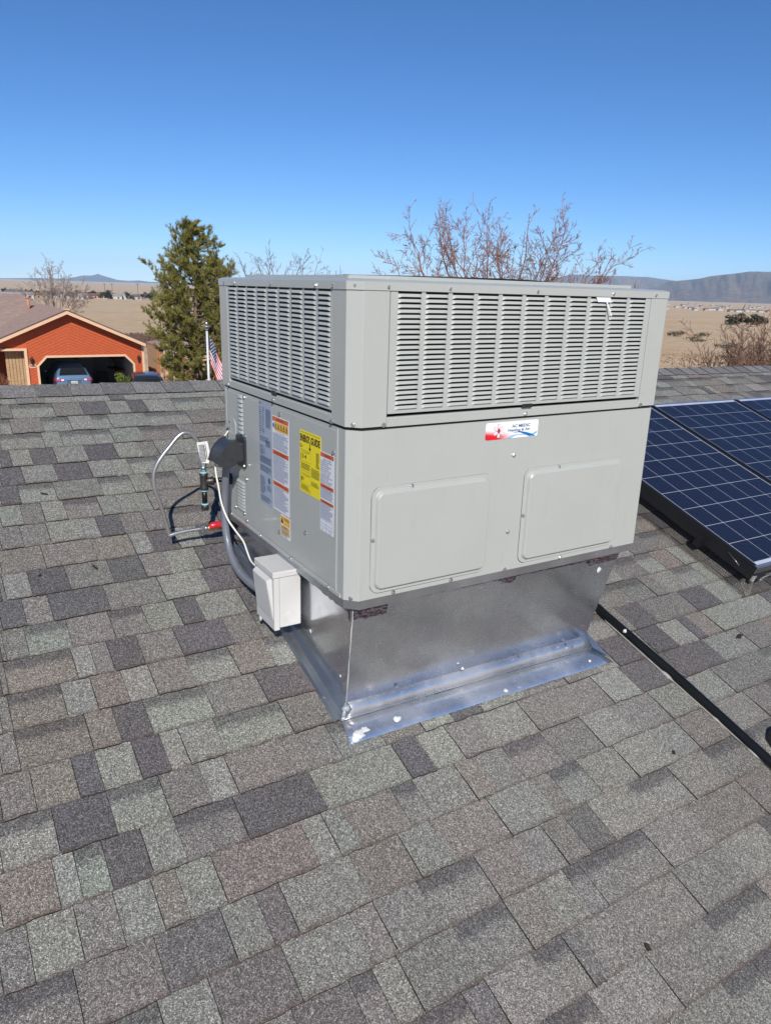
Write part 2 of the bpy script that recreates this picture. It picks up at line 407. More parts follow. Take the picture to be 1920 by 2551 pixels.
def mountain(name, prof, dist, depth, base_z, mat, rough, seed, sub=10):
    """a range of hills: crest heights given as (bearing, elevation) pairs at a distance"""
    g = random.Random(seed); az = []; el = []
    for (a0, e0), (a1, e1) in zip(prof, prof[1:]):
        n = max(2, int((a1-a0)*sub))
        for k in range(n):
            t = k/n; az.append(a0+(a1-a0)*t); el.append(e0+(e1-e0)*t)
    az.append(prof[-1][0]); el.append(prof[-1][1])
    NR = 26; L = []
    ph = [g.uniform(0, 6.28) for _ in range(12)]
    def nz(a, t):
        s = 0
        for q in range(6):
            f = 0.9*1.75**q
            s += math.sin(a*f*2.1+ph[q]+t*(3+q*2.2))*math.cos(t*(2+q*2.9)+ph[q+6]+a*f*0.7)/(1.45**q)
        return s
    vs = []; fs = []
    for j in range(NR+1):
        t = j/NR
        for a, e in zip(az, el):
            crest = CAM.z+dist*math.tan(R(e))-base_z
            shape = math.sin(math.pi*min(t/0.72, 1)*0.5)**1.25 if t <= 0.72 else math.cos((t-0.72)/0.28*math.pi/2)
            w_ = math.sin(math.pi*t)
            hgt = crest*shape*(1+0.0) + crest*rough*nz(a, t)*w_*(0.0 if abs(t-0.72) < 0.02 else (1 if t < 0.72 else .4))*min(1, abs(t-0.72)*6)
            rr = dist+(t-0.72)*depth
            hgt = min(hgt, (CAM.z+rr*math.tan(R(e))-base_z)*1.0) if t < 0.7 else hgt
            vs.append((rr*math.sin(R(a)), rr*math.cos(R(a)), base_z+max(hgt, -2)))
    n = len(az)
    for j in range(NR):
        for i in range(n-1):
            fs.append((j*n+i, j*n+i+1, (j+1)*n+i+1, (j+1)*n+i))
    m = MB(); m.add(vs, fs, 0, True)
    return m.build(name, mat, kind='structure')
MT1 = mat_mountain('far_blue_mountain', (0.10, 0.095, 0.085), (0.16, 0.14, 0.12), (0.06, 0.065, 0.05), 0.0005)
MT2 = mat_mountain('brown_low_hill', (0.24, 0.18, 0.13), (0.17, 0.13, 0.10), (0.10, 0.09, 0.065), 0.0015)
MT3 = mat_mountain('scrub_mountain', (0.25, 0.18, 0.14), (0.15, 0.12, 0.10), (0.07, 0.07, 0.055), 0.0022)
mountain('far_mountain', [(-6, -.1), (0, .05), (4.62, -.07), (7.05, .02), (8.55, .03), (9.15, .13), (9.8, .27), (10.34, .29), (10.74, .41), (11.12, .28), (12.0, .05), (12.69, .01), (13.42, .06), (14.06, -.01), (20, .0), (30, .1)], 15200, 2500, -28, MT1, 0.05, 1)
mountain('low_hills', [(-8, -.2), (4.6, -.24), (7.88, -.17), (9.6, -.19), (12.25, -.17), (14.86, -.22), (17.6, -.26), (30, -.2), (40, -.25)], 9500, 4600, -28, MT2, 0.05, 2, 8)
mountain('distant_mesa', [(33, -.2), (39.69, .35), (42.85, .94), (44.62, 1.38), (46.42, 1.33), (48.37, 1.34), (49.9, 1.31), (51.25, 1.15), (54, 0.9), (62, 0.8)], 13200, 3600, -28, MT3, 0.10, 5)
mountain('mountain_range', [(46, -.2), (50.6, 0.72), (51.26, 1.08), (51.78, 1.11), (53.15, 1.28), (53.91, 1.47), (55.34, 1.66), (56.27, 1.81), (57.5, 1.82), (60, 1.7), (66, 1.9), (74, 1.2), (80, .4)], 10500, 5200, -27, MT3, 0.13, 8)

# ------------------------------------------------------------------ air
hz = D.materials.new('haze'); hz.use_nodes = True; ht = hz.node_tree; ht.nodes.clear()
pv = ht.nodes.new('ShaderNodeVolumePrincipled'); pv.inputs['Color'].default_value = (0.56, 0.76, 1.0, 1)
pv.inputs['Density'].default_value = 4.8e-5; pv.inputs['Anisotropy'].default_value = -0.32
ho = ht.nodes.new('ShaderNodeOutputMaterial'); ht.links.new(pv.outputs[0], ho.inputs['Volume'])
mb = MB(); mb.box((-17800, -17800, -32), (17800, 17800, 440)); mb.build('haze', hz, kind='stuff')

# ------------------------------------------------------------------ our roof
RU = Vector((0.99971562, 0.01999431, -0.0129963)).normalized()
RV = Vector((-0.01450699, 0.9424572, 0.33401195)); RV = (RV-RU*RV.dot(RU)).normalized()
RN = RU.cross(RV)
RP0 = Vector((0.03, 0.09174418, -0.47186127))
ROOFM = Matrix(((RU.x,RV.x,RN.x,RP0.x),(RU.y,RV.y,RN.y,RP0.y),(RU.z,RV.z,RN.z,RP0.z),(0,0,0,1)))
ROOFI = ROOFM.inverted()
BR = 2.535          # ridge position up the slope
EXPO = 0.1455
roof = D.objects.new('roof', None); link(roof, None, ROOFM); props(roof, 'weathered grey asphalt shingle roof of laminated tabs with ridge cap', kind='structure')
RV2 = Vector((0, RV.y, -RV.z*1.0)); RV2 = (RV2-RU*RV2.dot(RU)).normalized()   # far side falls away
V2 = (ROOFI.to_3x3() @ RV2)
mb = MB(ROOFM)
A0, A1, B0 = -5.0, 9.5, -3.4
mb.box((A0, B0, -0.03), (A1, BR-0.002, -0.0015))
P = [Vector((a, BR, -0.0015)) for a in (A0, A1)]; Q = [p+V2*6 for p in P]
mb.add([P[0], P[1], Q[1], Q[0]], [(0, 1, 2, 3)]); mb.add([p-Vector((0,0,.03)) for p in (P[0], P[1], Q[1], Q[0])], [(3, 2, 1, 0)])
mb.build('roof_deck', BLACK, roof)
# walls of the house below
WALLM = simple('stucco_wall', (0.34, 0.28, 0.22), 0.9)
c_ = [ROOFM @ Vector(p) for p in ((A0+.5, B0+.5, 0), (A1-.5, B0+.5, 0))]; d_ = [ROOFM @ (Vector((a, BR, 0))+V2*5.4) for a in (A1-.5, A0+.5)]
zt = min(p.z for p in c_+d_)-0.12
mb = MB(); mb.prism([(p.x, p.y) for p in c_+d_], GZ-0.1, zt); mb.build('house_wall', WALLM, roof, kind='structure')

TONES = {'L': (0.246, 0.245, 0.220), 'l': (0.246, 0.247, 0.223), 'g': (0.250, 0.260, 0.232), 'M': (0.202, 0.191, 0.177), 'm': (0.206, 0.195, 0.181),
         'D': (0.130, 0.122, 0.125), 'B': (0.216, 0.192, 0.171), 'b': (0.218, 0.195, 0.174)}
BANDED = 'lgmb'
ROWS={-8:"21L 43.7M 68.9l 95.7.",
-7:"-10.2D -2.8L 13. 24.3D 30.1L 71.7M 95.7L 117.2.",
-6:"-50.6D -35.3. -28.5L -21.2M -2.8l 14.6B 27.5L 37.9. 44.2l 73.1L 94.2M 124.3.",
-5:"-77.8L -65.9D -47.2L -27.4B -20.1M -5.7l 14.6B 29.1L 41.3M 50.9D 62L 81.3l 102.4L 122.7m 150.6.",
-4:"-109.1m -93.1M -74.7D -57.9L -48.2D -41.4L -19.9B -3.3. 8B 30.3L 49.2M 57.2l 70.9L 88.8L 108.1L 123.6B 141.5L 168.3.",
-3:"-107.3M -100.8L -90.2M -80.9L -71.5B -65L -55.3B -28.6L -21.7L -15.2B 2.6. 10.9L 27.5B 35.9M 48m 66M 86L 102.8M 124L 145.5L 164.8M 199.8.",
-2:"-105.4B -92.7L -87.5g -80.4D -70.2L -61.1m -43.7D -18.9L 11.4D 21.1L 33.1M 45.8L 66.6M 85.7M 105.7L 121.9D 149.8D 177.4L 202.4M 221.1.",
-1:"-103.6l -90.2D -75.8l -61.2M -49.4L -41.2M -22.1. 25.7L 38.2D 51.4L 71.9M 94M 112.9L 123.5D 138.7L 147.3D 162.2L 176.3D 182.7B 194.4L 222.5.",
0:"-101.7M -93.4B -82.4D -75.9L -65.3D -56.8L -51L -39.7l -16.9M 0.2. 138.1M 149.6D 164.8M 175.8M 193.8D 212.9L 231.2.",
1:"-99.9M -95.3b -75.7B -67.5D -58l -38.1M -19.8D -0.",
2:"-98M -95.2b -80L -71B -61.4L -52.4M -39.7l -24.1B -10.7g -0.8.",
3:"-96.1M -94.4b -74.1L -68.2M -62.6D -52.6M -39.6D -21.1M -9.7.",
4:"-94.3M -93.1M -86.3g -72.9M -58.8m -46.9L -35.1D -26.8L -9.9D -3.9.",
5:"-92.4D -84.8M -76.3D -57.2M -37.1L -19.9D -6.1.",
6:"-90.6M -89.2L -80.8D -68M -52.4D -40.2M -30.4L -17.7D -1.6.",
7:"-88.7B -73.8B -55.3B -40.5L -33.4D -22.6L -12.4D 1.",
8:"-86.9M -79.2M -69.5L -56.6L -50.5D -41M -31.6M -20.",
9:"-85L -76.9M -69.1L -60.5m -46.7L -38.9L -25.6M -7.9.",
10:"-83.2D -75.8l -61.8M -43.2l -29.5L -21.6m -8.5L 3.2.",
11:"-81.3D -72.3L -58.9D -44.4L -34.3L -26.7l -12.5L -3M 8.1.",
12:"-79.4D -75.1L -66.8D -56.6L -43.1D -29.6L -18.2M -10.3L 1.1L 12.9.",
13:"-77.6l -59.3L -51.3l -36.9l -28.1L -13.7m 5.6M 25.1.",
14:"-75.7l -71.1M -57.2l -44.6L -33.8l -25.7L -7l 15.2M 33.3.",
15:"-73.9M -68.8l -49.5M -36D -23.3L -12.6D -3.8L 4.9L 11.5l 29.8L 40.1.",
16:"-72L -65M -52.1L -19.9D -12.2L 45.3.",
}
def tab_unit(seed, raised):
    """unit tab: x 0..1 along the course, y 0..1 up the slope; local z in metres"""
    g = random.Random(seed); nx = 6
    zf = 0.0088 if raised else 0.0052; zb = 0.0038 if raised else 0.0028
    fr = [(i/nx, g.uniform(-.018, .018), zf+g.uniform(-.0007, .0009)) for i in range(nx+1)]
    vs = [(x, y, 0.0006) for x, y, z in fr]+fr+[(1, 1, zb), (0, 1, zb), (1, 1, 0.0006), (0, 1, 0.0006)]
    n = nx+1; fs = []; mi = []
    for i in range(nx): fs.append((i, i+1, n+i+1, n+i)); mi.append(1)
    mid = [(x, 0.33, z*0.85+0.0006) for x, y, z in fr]
    base = len(vs); vs += mid
    for i in range(nx): fs.append((n+i, n+i+1, base+i+1, base+i)); mi.append(0)
    fs.append(tuple(base+i for i in range(n))+(2*n, 2*n+1)); mi.append(0)
    fs.append((0, n, base, 2*n+1, 2*n+3)); mi.append(1); fs.append((nx, 2*n+2, 2*n, base+nx, n+nx)); mi.append(1)
    return vs, fs, mi
UNITS = {}
for r_ in (0, 1):
    for s_ in range(7): UNITS[(r_, s_)] = tab_unit(10*s_+r_, r_)
def unit_mesh(k):
    vs, fs, mi = UNITS[k]; me = D.meshes.new('shingle_tab'); me.from_pydata(vs, [], fs)
    me.materials.append(SHING); me.materials.append(BLACK); me.polygons.foreach_set('material_index', mi)
    a = me.attributes.new('tone', 'FLOAT_COLOR', 'POINT'); a.data.foreach_set('color', [1.0]*4*len(vs))
    b = me.attributes.new('vloc', 'FLOAT', 'POINT'); b.data.foreach_set('value', [v[1] for v in vs])
    return me
UMESH = {k: unit_mesh(k) for k in UNITS}
def in_hole(a0, a1, b0, b1): return a0 > 0.12 and a1 < 1.07 and b0 > 0.12 and b1 < 0.86
tabs = []
rs = random.Random(11)
k0 = int(math.floor((B0-.007)/EXPO)); k1 = int((BR-.007)/EXPO)-1
for k in range(k0, k1+1):
    b = .007+EXPO*k
    spec = []
    if k in ROWS:
        for t in ROWS[k].split(): spec.append((float(t[:-1])/100, t[-1]))
    segs = []       # (a0, a1, tone)
    for (x, t), (x2, t2) in zip(spec, spec[1:]):
        if t != '.': segs.append((x, x2, t))
    gaps = []; cur = A0+rs.uniform(0, .1)
    for x, x2, t in segs:
        if x > cur+.005: gaps.append((cur, x))
        cur = max(cur, x2)
    gaps.append((cur, A1))
    for g0, g1 in gaps:
        x = g0
        while x < g1-1e-6:
            wd = rs.choice((.09, .12, .14, .16, .19, .22, .26)); x2 = x+wd
            if x2 > g1-.07: x2 = g1
            t = rs.choice('LLLlllgMMMmmmDDBBb') if b > -.9 else rs.choice('LLlLMMmmDBBbl')
            segs.append((x, x2, t)); x = x2
    segs.sort()
    par = rs.randint(0, 1)
    for i, (x, x2, t) in enumerate(segs):
        if in_hole(x, x2, b, b+EXPO): continue
        raised = (i+par) % 2 if t not in BANDED else 0
        if t == 'D' and rs.random() < .5: raised = 1
        tv = TONES[t]; f = rs.uniform(.93, 1.07)
        if b < -.30:      # lower courses are blended towards one even, browner tone
            k_ = min(1, (-.30-b)/.5)*.55; tv = tuple(c*(1-k_)+q*k_ for c, q in zip(tv, (0.215, 0.198, 0.180)))
        col = tuple(c*f*rs.uniform(.98, 1.02) for c in tv)
        tabs.append([x, x2, b, raised, rs.randint(0, 6), col, 0.0 if t in BANDED else 1.0])
def tab_matrix(t):
    x, x2, b, raised, s, col, band = t
    return ROOFM @ Matrix.Translation((x+.0009, b, 0)) @ Matrix.Diagonal((max(x2-x-.0018, .01), EXPO+.012, 1, 1))
CI = cam.matrix_world.inverted()
def tab_area(t):
    ps = []
    for a, b in ((t[0], t[2]), (t[1], t[2]), (t[1], t[2]+EXPO), (t[0], t[2]+EXPO)):
        q = CI @ (ROOFM @ Vector((a, b, 0)))
        if q.z > -0.2: return 0
        ps.append((q.x/-q.z, q.y/-q.z))
    f = 1836.9/960
    cx = sum(p[0] for p in ps)/4*f; cy = sum(p[1] for p in ps)/4*f
    if abs(cx) > 1.05 or abs(cy) > 1.05*2551/1920: return 0
    cb = t[2]+.07; ca = (t[0]+t[1])/2
    if 0 < ca < 1.19 and 0 < cb < 1: return 0
    return abs(sum(ps[i][0]*ps[(i+1) % 4][1]-ps[(i+1) % 4][0]*ps[i][1] for i in range(4)))
tabs.sort(key=tab_area, reverse=True)
for t in tabs[:300]:
    o = inst('shingle', UMESH[(int(t[3] > 0), t[4])], roof, tab_matrix(t)); o.color = (*t[5], t[6])
vs = []; fs = []; mi = []; tone = []; vloc = []
for t in tabs[300:]:
    M_ = ROOFI @ tab_matrix(t); uv_, uf_, um_ = UNITS[(int(t[3] > 0), t[4])]; b0_ = len(vs)
    for v in uv_:
        vs.append(tuple(M_ @ Vector(v))); tone += [*t[5], t[6]]; vloc.append(v[1])
    fs += [[b0_+i for i in f] for f in uf_]; mi += um_
me = D.meshes.new('shingle_field'); me.from_pydata(vs, [], fs); me.materials.append(SHING); me.materials.append(BLACK)
me.polygons.foreach_set('material_index', mi)
me.attributes.new('tone', 'FLOAT_COLOR', 'POINT').data.foreach_set('color', tone)
me.attributes.new('vloc', 'FLOAT', 'POINT').data.foreach_set('value', vloc)
o = inst('shingle_field', me, roof, ROOFM, kind='stuff'); o.color = (1, 1, 1, 1)
# ridge cap: folded shingles, each its own piece
g = random.Random(5); capm = []
for s_ in range(5):
    wv = 0.186; j = [g.uniform(-.003, .003) for _ in range(4)]
    pts = []
    for x, dz in ((0, 0.010), (wv, 0.003)):
        L_ = [Vector((x, -0.137+j[0], 0.0075+dz*0.6)), Vector((x, -0.05, 0.006+dz*.8)), Vector((x, 0.0, 0.004+dz))]
        L_ += [Vector((x, 0, 0.003+dz))+V2*0.05, Vector((x, 0, 0.002))+V2*0.137]
        pts.append(L_)
    m_ = MB(); n_ = 5; vs = pts[0]+pts[1]+[p-Vector((0,0,.006)) for p in pts[0]]+[p-Vector((0,0,.006)) for p in pts[1]]
    fs = [(i, i+n_, i+n_+1, i+1) for i in range(4)]
    fs2 = [(i, i+1, 2*n_+i+1, 2*n_+i) for i in range(4)]+[(0, 2*n_, 3*n_, n_)]
    m_.add(vs, fs, 0); m_.add(vs, fs2, 1)
    me = m_.mesh('ridge_cap_piece', [SHING, BLACK])
    nv = len(me.vertices)
    me.attributes.new('tone', 'FLOAT_COLOR', 'POINT').data.foreach_set('color', [1.0]*4*nv)
    me.attributes.new('vloc', 'FLOAT', 'POINT').data.foreach_set('value', [0.4]*nv)
    capm.append(me)
a = A0
while a < A1-.2:
    o = inst('ridge_shingle', capm[g.randint(0, 4)], roof, ROOFM @ Matrix.Translation((a, BR, 0)))
    f = g.uniform(.80, 1.12); o.color = (0.200*f, 0.196*f, 0.192*f, 1.0); a += 0.165
# ------------------------------------------------------------------ rooftop air conditioner
W_, D_, HL, HU, HC, CH, EX = 1.30, 1.1012, 0.539, 0.3851, 0.0267, 0.035, 0.005
ZT = HL+HU
def plan(e=0.0, c=CH):
    x0, x1, y0, y1 = -e, W_+e, -e, D_+e
    return [(x0+c,y0),(x1-c,y0),(x1,y0+c),(x1,y1-c),(x1-c,y1),(x0+c,y1),(x0,y1-c),(x0,y0+c)]
FR = frame((0, 0, 0), (1, 0, 0), (0, 0, 1)); LF = frame((0, 0, 0), (0, -1, 0), (0, 0, 1))
ac = empty('air_conditioner', (W_/2, D_/2, 0), 'large grey louvered rooftop air conditioner standing on the shiny metal curb', 'air conditioner')
mb = MB(); mb.prism(plan(0), 0.004, HL-0.004); mb.build('lower_cabinet', PAINT, ac, bevel=.002)
mb = MB(); mb.prism(plan(-0.004), HL-0.004, HL+0.004); mb.build('seam_gasket', DARK, ac)
# upper rail under the grilles, corner posts, inner coil
mb = MB(); e = EX
for M, a0, a1 in ((FR, .1142, W_-.1142), (LF, -(D_-.1142), -.1142)):
    mb.box((a0, HL+0.004, -0.02), (a1, HL+0.026, EX), 0, M); mb.box((a0, HL+0.026, -0.02), (a1, HL+0.031, EX-0.006), 0, M)
mb.build('lower_rail', PAINT, ac)
for (cx, cy) in ((0, 0), (1, 0), (1, 1), (0, 1)):
    L = 0.114
    pts = [(CH-EX, -EX), (L, -EX), (L, 0.012), (CH, 0.012), (0.012, CH), (0.012, L), (-EX, L), (-EX, CH-EX)]
    q = [(x if cx == 0 else W_-x, y if cy == 0 else D_-y) for x, y in pts]
    if (cx+cy) % 2 == 1: q.reverse()
    mb = MB(); mb.prism(q, HL+0.0065, ZT-0.0005); mb.build('corner_post', PAINT, ac, bevel=.0015)
mb = MB(); mb.box((0.05, 0.05, HL+0.02), (W_-0.05, D_-0.05, ZT-0.0008)); mb.build('coil', COIL, ac)
# coil tubes and specks glinting behind the grille
mb = MB(); g = random.Random(9)
for i in range(120):
    x = g.uniform(.12, 1.18); z = g.uniform(HL+.05, ZT-.02)
    if i % 2: mb.box((x, z, -0.0485), (x+g.uniform(.001, .003), z+.002, -0.047), 0, FR)
    else:
        y = g.uniform(.12, .98); mb.box((-y, z, -0.0485), (-y+g.uniform(.001, .004), z+g.uniform(.001, .003), -0.047), 0, LF)
mb.build('coil_fins', ZINC, ac, kind='stuff')
# top cap
mb = MB(); mb.prism(plan(EX+.0025, CH), ZT, ZT+HC-.004)
mb.add([(x, y, ZT+HC-.004) for x, y in plan(EX+.0025)]+[(x, y, ZT+HC+.001) for x, y in plan(-.006, CH-.003)]+[(x, y, ZT+HC+.004) for x, y in plan(-.05, .04)],
       [(i, (i+1) % 8, 8+(i+1) % 8, 8+i) for i in range(8)]+[(8+i, 8+(i+1) % 8, 16+(i+1) % 8, 16+i) for i in range(8)]+[tuple(16+i for i in range(8))])
mb.build('top_cap', PAINT, ac, bevel=.0018)
mb = MB(); mb.prism(plan(-.062, .085), ZT+HC+.001, ZT+HC+.0135)
mb.build('fan_shroud', PAINT, ac, bevel=.004)
mb = MB(); c0 = Vector((W_/2, D_/2, ZT+HC+.019))
for k in range(1, 12): mb.tube([c0+Vector((math.cos(t)*k*.035, math.sin(t)*k*.035, 0)) for t in [2*math.pi*i/40 for i in range(41)]], .0022, 4, caps=False)
for k in range(8): t = k*math.pi/4; mb.tube([c0, c0+Vector((math.cos(t)*.39, math.sin(t)*.39, 0))], .003, 5)
mb.build('fan_guard', RUBBER, ac)
mb = MB(); mb.disc((c0.x, c0.y, ZT+HC+.0168), .39, 32); mb.build('fan_opening', DARK, ac)

# louver grilles
def louver_mesh(w, name):
    ny = 9; xs = [0, .004, .009, .016, w/2, w-.016, w-.009, w-.004, w]
    hgt = .0082
    prof = [(0, 0.000), (.25, .0016), (.55, .0035), (.85, .0050), (1.0, .0052)]
    vs = []; fs = []
    for x in xs:
        e = min(x, w-x); k = min(1, e/.010); k = math.sin(k*math.pi/2); drop = (1-k)*.0042
        for t, o in prof:
            vs.append((x, -t*hgt-(drop if t > .5 else drop*.4*t), o*k-(.0004 if k < .01 else 0)))
    n = len(prof)
    for i in range(len(xs)-1):
        for j in range(n-1):
            a = i*n+j; fs.append((a, a+1, a+n+1, a+n))
    me = D.meshes.new(name); me.from_pydata(vs, [], fs); me.materials.append(PAINT2)
    me.polygons.foreach_set('use_smooth', [True]*len(fs)); return me
PITCH_L = 0.01432
def grille(M, x0, x1, cols, cw, name_label, ztop=0.9235, zbot=0.5805, nr=23):
    """panel with punched columns; bars between the columns, louvers in them"""
    d = EX-.001
    mb = MB(M); xs = [x0]
    for c in cols: xs += [c, c+cw]
    xs.append(x1)
    zt_, zb_ = 0.9222, 0.9222-nr*PITCH_L
    for i in range(0, len(xs), 2): mb.box((xs[i], zb_, d-.0012), (xs[i+1], ztop, d))
    mb.box((x0, zbot, d-.0012), (x1, zb_, d))
    mb.box((x0, zbot, d-.016), (x1, zbot+.0012, d-.0012))
    mb.box((x0, zbot+.0012, d-.014), (x0+.0012, ztop, d-.0012)); mb.box((x1-.0012, zbot+.0012, d-.014), (x1, ztop, d-.0012))
    mb.build('grille_panel', PAINT2, ac)
    me = louver_mesh(cw, 'louver')
    out = []
    for c in cols:
        for r_ in range(nr):
            out.append((me, M @ Matrix.Translation((c, zt_-r_*PITCH_L-.0052, d))))
    return out
fcols = [.1405+.0937*i for i in range(11)]; lcols = [-.967+.0952*i for i in range(9)]
lv = grille(FR, .1165, 1.1835, fcols, .079, 'front')+grille(LF, -.985, -.1165, lcols, .080, 'side')
lv.sort(key=lambda q: (q[1].translation-CAM).length)
for me, M in lv[:300]: inst('louver', me, ac, M)
mb = MB()
for me, M in lv[300:]: mb.add([v.co for v in me.vertices], [tuple(p.vertices) for p in me.polygons], 0, True, M)
mb.build('louver_field', PAINT2, ac, kind='stuff')
# dark slit clips
mb = MB(); mb.box((.628, .570, -.002), (.672, .583, .0075), 0, FR); mb.build('rubber_clip', RUBBER, ac, bevel=.003)
mb = MB(); mb.box((-.565, .568, -.002), (-.53, .583, .0075), 0, LF); mb.build('rubber_clip', RUBBER, ac, bevel=.003)
# front lower panel: slight seam along the chamfers and two embossed access panels
def access(x0, z0, x1, z1, q):
    mb = MB(FR)
    def lp(i, d, r): return [(x, y, d) for x, y in rrect(x0+i, z0+i, x1-i, z1-i, r, 6)]
    mb.loops([lp(0, .0002, .032), lp(.0008, .0022, .0315), lp(.0115, .0022, .026), lp(.0125, .0030, .0255), lp(.0165, .0120, .022), lp(.0185, .0142, .021), lp(.021, .0147, .02)])
    mb.build('access_panel', PAINT, ac)
    mb = MB(FR); g = random.Random(int(x0*100)); n_ = len(lp(0, 0, .032)); w_ = [g.uniform(.0002, .0011) for _ in range(n_)]
    A_ = lp(-.0002, .0006, .0325); cx_, cz_ = (x0+x1)/2, (z0+z1)/2
    B_ = [(x+(.0016 if x < cx_ else -.0002)*w_[i]/.0009*(-1 if x < cx_ else 1)*.8, y+(-1 if y < cz_ else .4)*w_[i]*1.4, .0006) for i, (x, y, z) in enumerate(A_)]
    mb.loops([A_, B_], cap1=False); mb.build('panel_gap', DARK, ac)
access(.073, .020, .530, .362, 0); access(.669, .020, 1.150, .362, 1)
# side service panel, raised seam strip, smaller corner plate and pressed vents
mb = MB(LF); mb.box((-1.037, .022, .0003), (-.086, .524, .0022)); mb.build('service_panel', PAINT, ac, bevel=.0008)
mb = MB(LF); mb.box((-.0845, .018, .0003), (-.0775, .531, .0032)); mb.build('seam_strip', PAINT, ac, bevel=.001)
mb = MB(LF); mb.box((-1.044, .018, .0003), (-1.0395, .531, .003)); mb.build('seam_strip', PAINT, ac, bevel=.001)
mb = MB(LF); mb.box((-1.04, 0.004, .0003), (-.05, .0165, .0045)); mb.build('base_flange', PAINT, ac, bevel=.001)
mb = MB(LF); pts = rrect(-1.036, .330, -.938, .420, .03, 5)
mb.loops([[(x, y, .0022) for x, y in pts], [(x+.001*(1 if x < -.98 else -1), y, .0040) for x, y in pts]])
mb.build('gas_entry_plate', PAINT, ac)
mb = MB(LF); mb.tube([(-1.028, .364, .004), (-1.028, .364, .007)], .009, 14); mb.build('grommet', RUBBER, ac)
def vent(x0, x1, z0, z1, n, name='louver'):
    p = (z1-z0)/n
    for i in range(n):
        z = z1-i*p; w = x1-x0; L = []
        for t, o in ((0, .0), (.3, .0028), (.75, .0058), (1, .0062)):
            row = []
            for s_ in (0, .08, .3, .7, .92, 1):
                k = math.sin(min(1, min(s_, 1-s_)*8)*math.pi/2)
                row.append((x0+w*s_, z-t*p*.86, .0023+o*k))
            L.append(row)
        mb = MB(LF); mb.loops(L, 0, closed=False, cap1=False, sm=True); mb.build('vent_fin', PAINT2, ac)
    mb = MB(LF); mb.box((x0+.003, z0, .0016), (x1-.003, z1, .00235)); mb.build('vent_opening', DARK, ac)
vent(-.904, -.858, .374, .528, 9); vent(-.951, -.857, .062, .184, 9)
# screws
m_ = MB(); m_.loops([[(r*math.cos(t), r*math.sin(t), z) for t in [2*math.pi*i/12 for i in range(12)]] for r, z in ((.0075, 0), (.0072, .0012))])
m_.loops([[(r*math.cos(t), r*math.sin(t), z) for t in [math.pi*i/3 for i in range(6)]] for r, z in ((.0049, .0012), (.0049, .0052), (.004, .0062))])
SCM = m_.mesh('screw', [SCREWM])
def screws(M, pts, d, parent=ac):
    for x, z in pts: inst('screw', SCM, parent, M @ Matrix.Translation((x, z, d)) @ Matrix.Rotation(rnd.uniform(0, 1), 4, 'Z'))
screws(FR, [(.106, .934), (.315, .934), (.652, .934), (.99, .934), (1.201, .934), (.104, .5495), (.645, .5500), (1.196, .5505)], EX+.001)
screws(FR, [(.214, .349+.0045), (.079, .197), (.384, .0115), (.16, .0115), (.614, .0085), (.614, .414), (.823, .353), (.676, .196), (.614, .146), (.875, .0085), (1.138, .0085)], .0013)
screws(LF, [(-1.006, .933), (-.896, .933), (-.554, .933), (-.215, .933), (-.105, .933), (-1.004, .549), (-.551, .550), (-.11, .548)], EX+.001)
screws(LF, [(-.837, .521), (-1.0, .405), (-1.003, .375), (-.911, .366), (-.85, .366), (-.835, .373), (-.834, .202), (-.964, .055), (-.869, .052), (-.843, .03), (-.502, .509), (-.102, .455), (-.298, .144), (-.515, .082)], .0022)
screws(LF, [(-1.017, .010), (-.70, .011), (-.42, .011), (-.13, .011)], .0045)
CF = frame((CH/2, CH/2, 0), (1, -1, 0), (0, 0, 1))
screws(CF, [(0, .935), (0, .5525)], EX*.7+.0025); screws(CF, [(0, .012)], 0.0)
# base rail
mb = MB(); mb.prism(plan(-.0025), -.026, .004); mb.build('base_rail', GALVD, ac)

# ---- printed stickers
Z1 = .0026
def sticker(M, x0, z0, x1, z1, mat, d, r=.003, label=None):
    mb = MB(M); mb.prism(rrect(x0, z0, x1, z1, r, 3), d-.0004, d)
    o = mb.build('sticker', mat, ac)
    if label: o['label'] = label
    return o
def bars(mb, x0, x1, z0, z1, pitch, seed, th=.45, ragged=.3, d=Z1, M=LF, lead=0.0):
    g = random.Random(seed); z = z1
    while z-pitch*th > z0:
        xe = x1-(x1-x0)*(g.uniform(0, ragged) if g.random() < .6 else 0)
        x = x0+(lead if g.random() < .2 else 0)
        while x < xe:                                   # words
            wl = g.uniform(2.0, 6.5)*pitch*.42
            mb.quad((x, z-pitch*th, d), (min(x+wl, xe), z-pitch*th, d), (min(x+wl, xe), z, d), (x, z, d)); x += wl+pitch*.3
        z -= pitch
E1 = .0032; E2 = .0036
# silver rating plate
o = sticker(LF, -.694, .150, -.575, .533, BLUEG, .0026, label='silver rating plate with blue sheen')
mb = MB(LF); X = -.688
put_text(mb, 'MODEL', X, .521, .006, E1, LF, .02, align='l', bold=.02)
bars(mb, X, X+.022, .41, .51, .0085, 1, .4, .4, E1); bars(mb, X+.028, X+.046, .41, .51, .0085, 2, .4, .6, E1); bars(mb, X+.060, X+.105, .44, .508, .0042, 3, .55, .2, E1)
bars(mb, X, X+.09, .386, .405, .0052, 4, .45, .6, E1); bars(mb, X+.055, X+.1, .37, .395, .004, 5, .6, .2, E1)
for i in range(5): mb.quad((X+.012+i*.009, .335, E1), (X+.0135+i*.009, .335, E1), (X+.0135+i*.009, .367, E1), (X+.012+i*.009, .367, E1))
bars(mb, X, X+.035, .335, .37, .007, 15, .35, .5, E1); bars(mb, X, X+.105, .305, .332, .0038, 6, .62, .05, E1); bars(mb, X, X+.105, .274, .298, .0042, 7, .55, .3, E1)
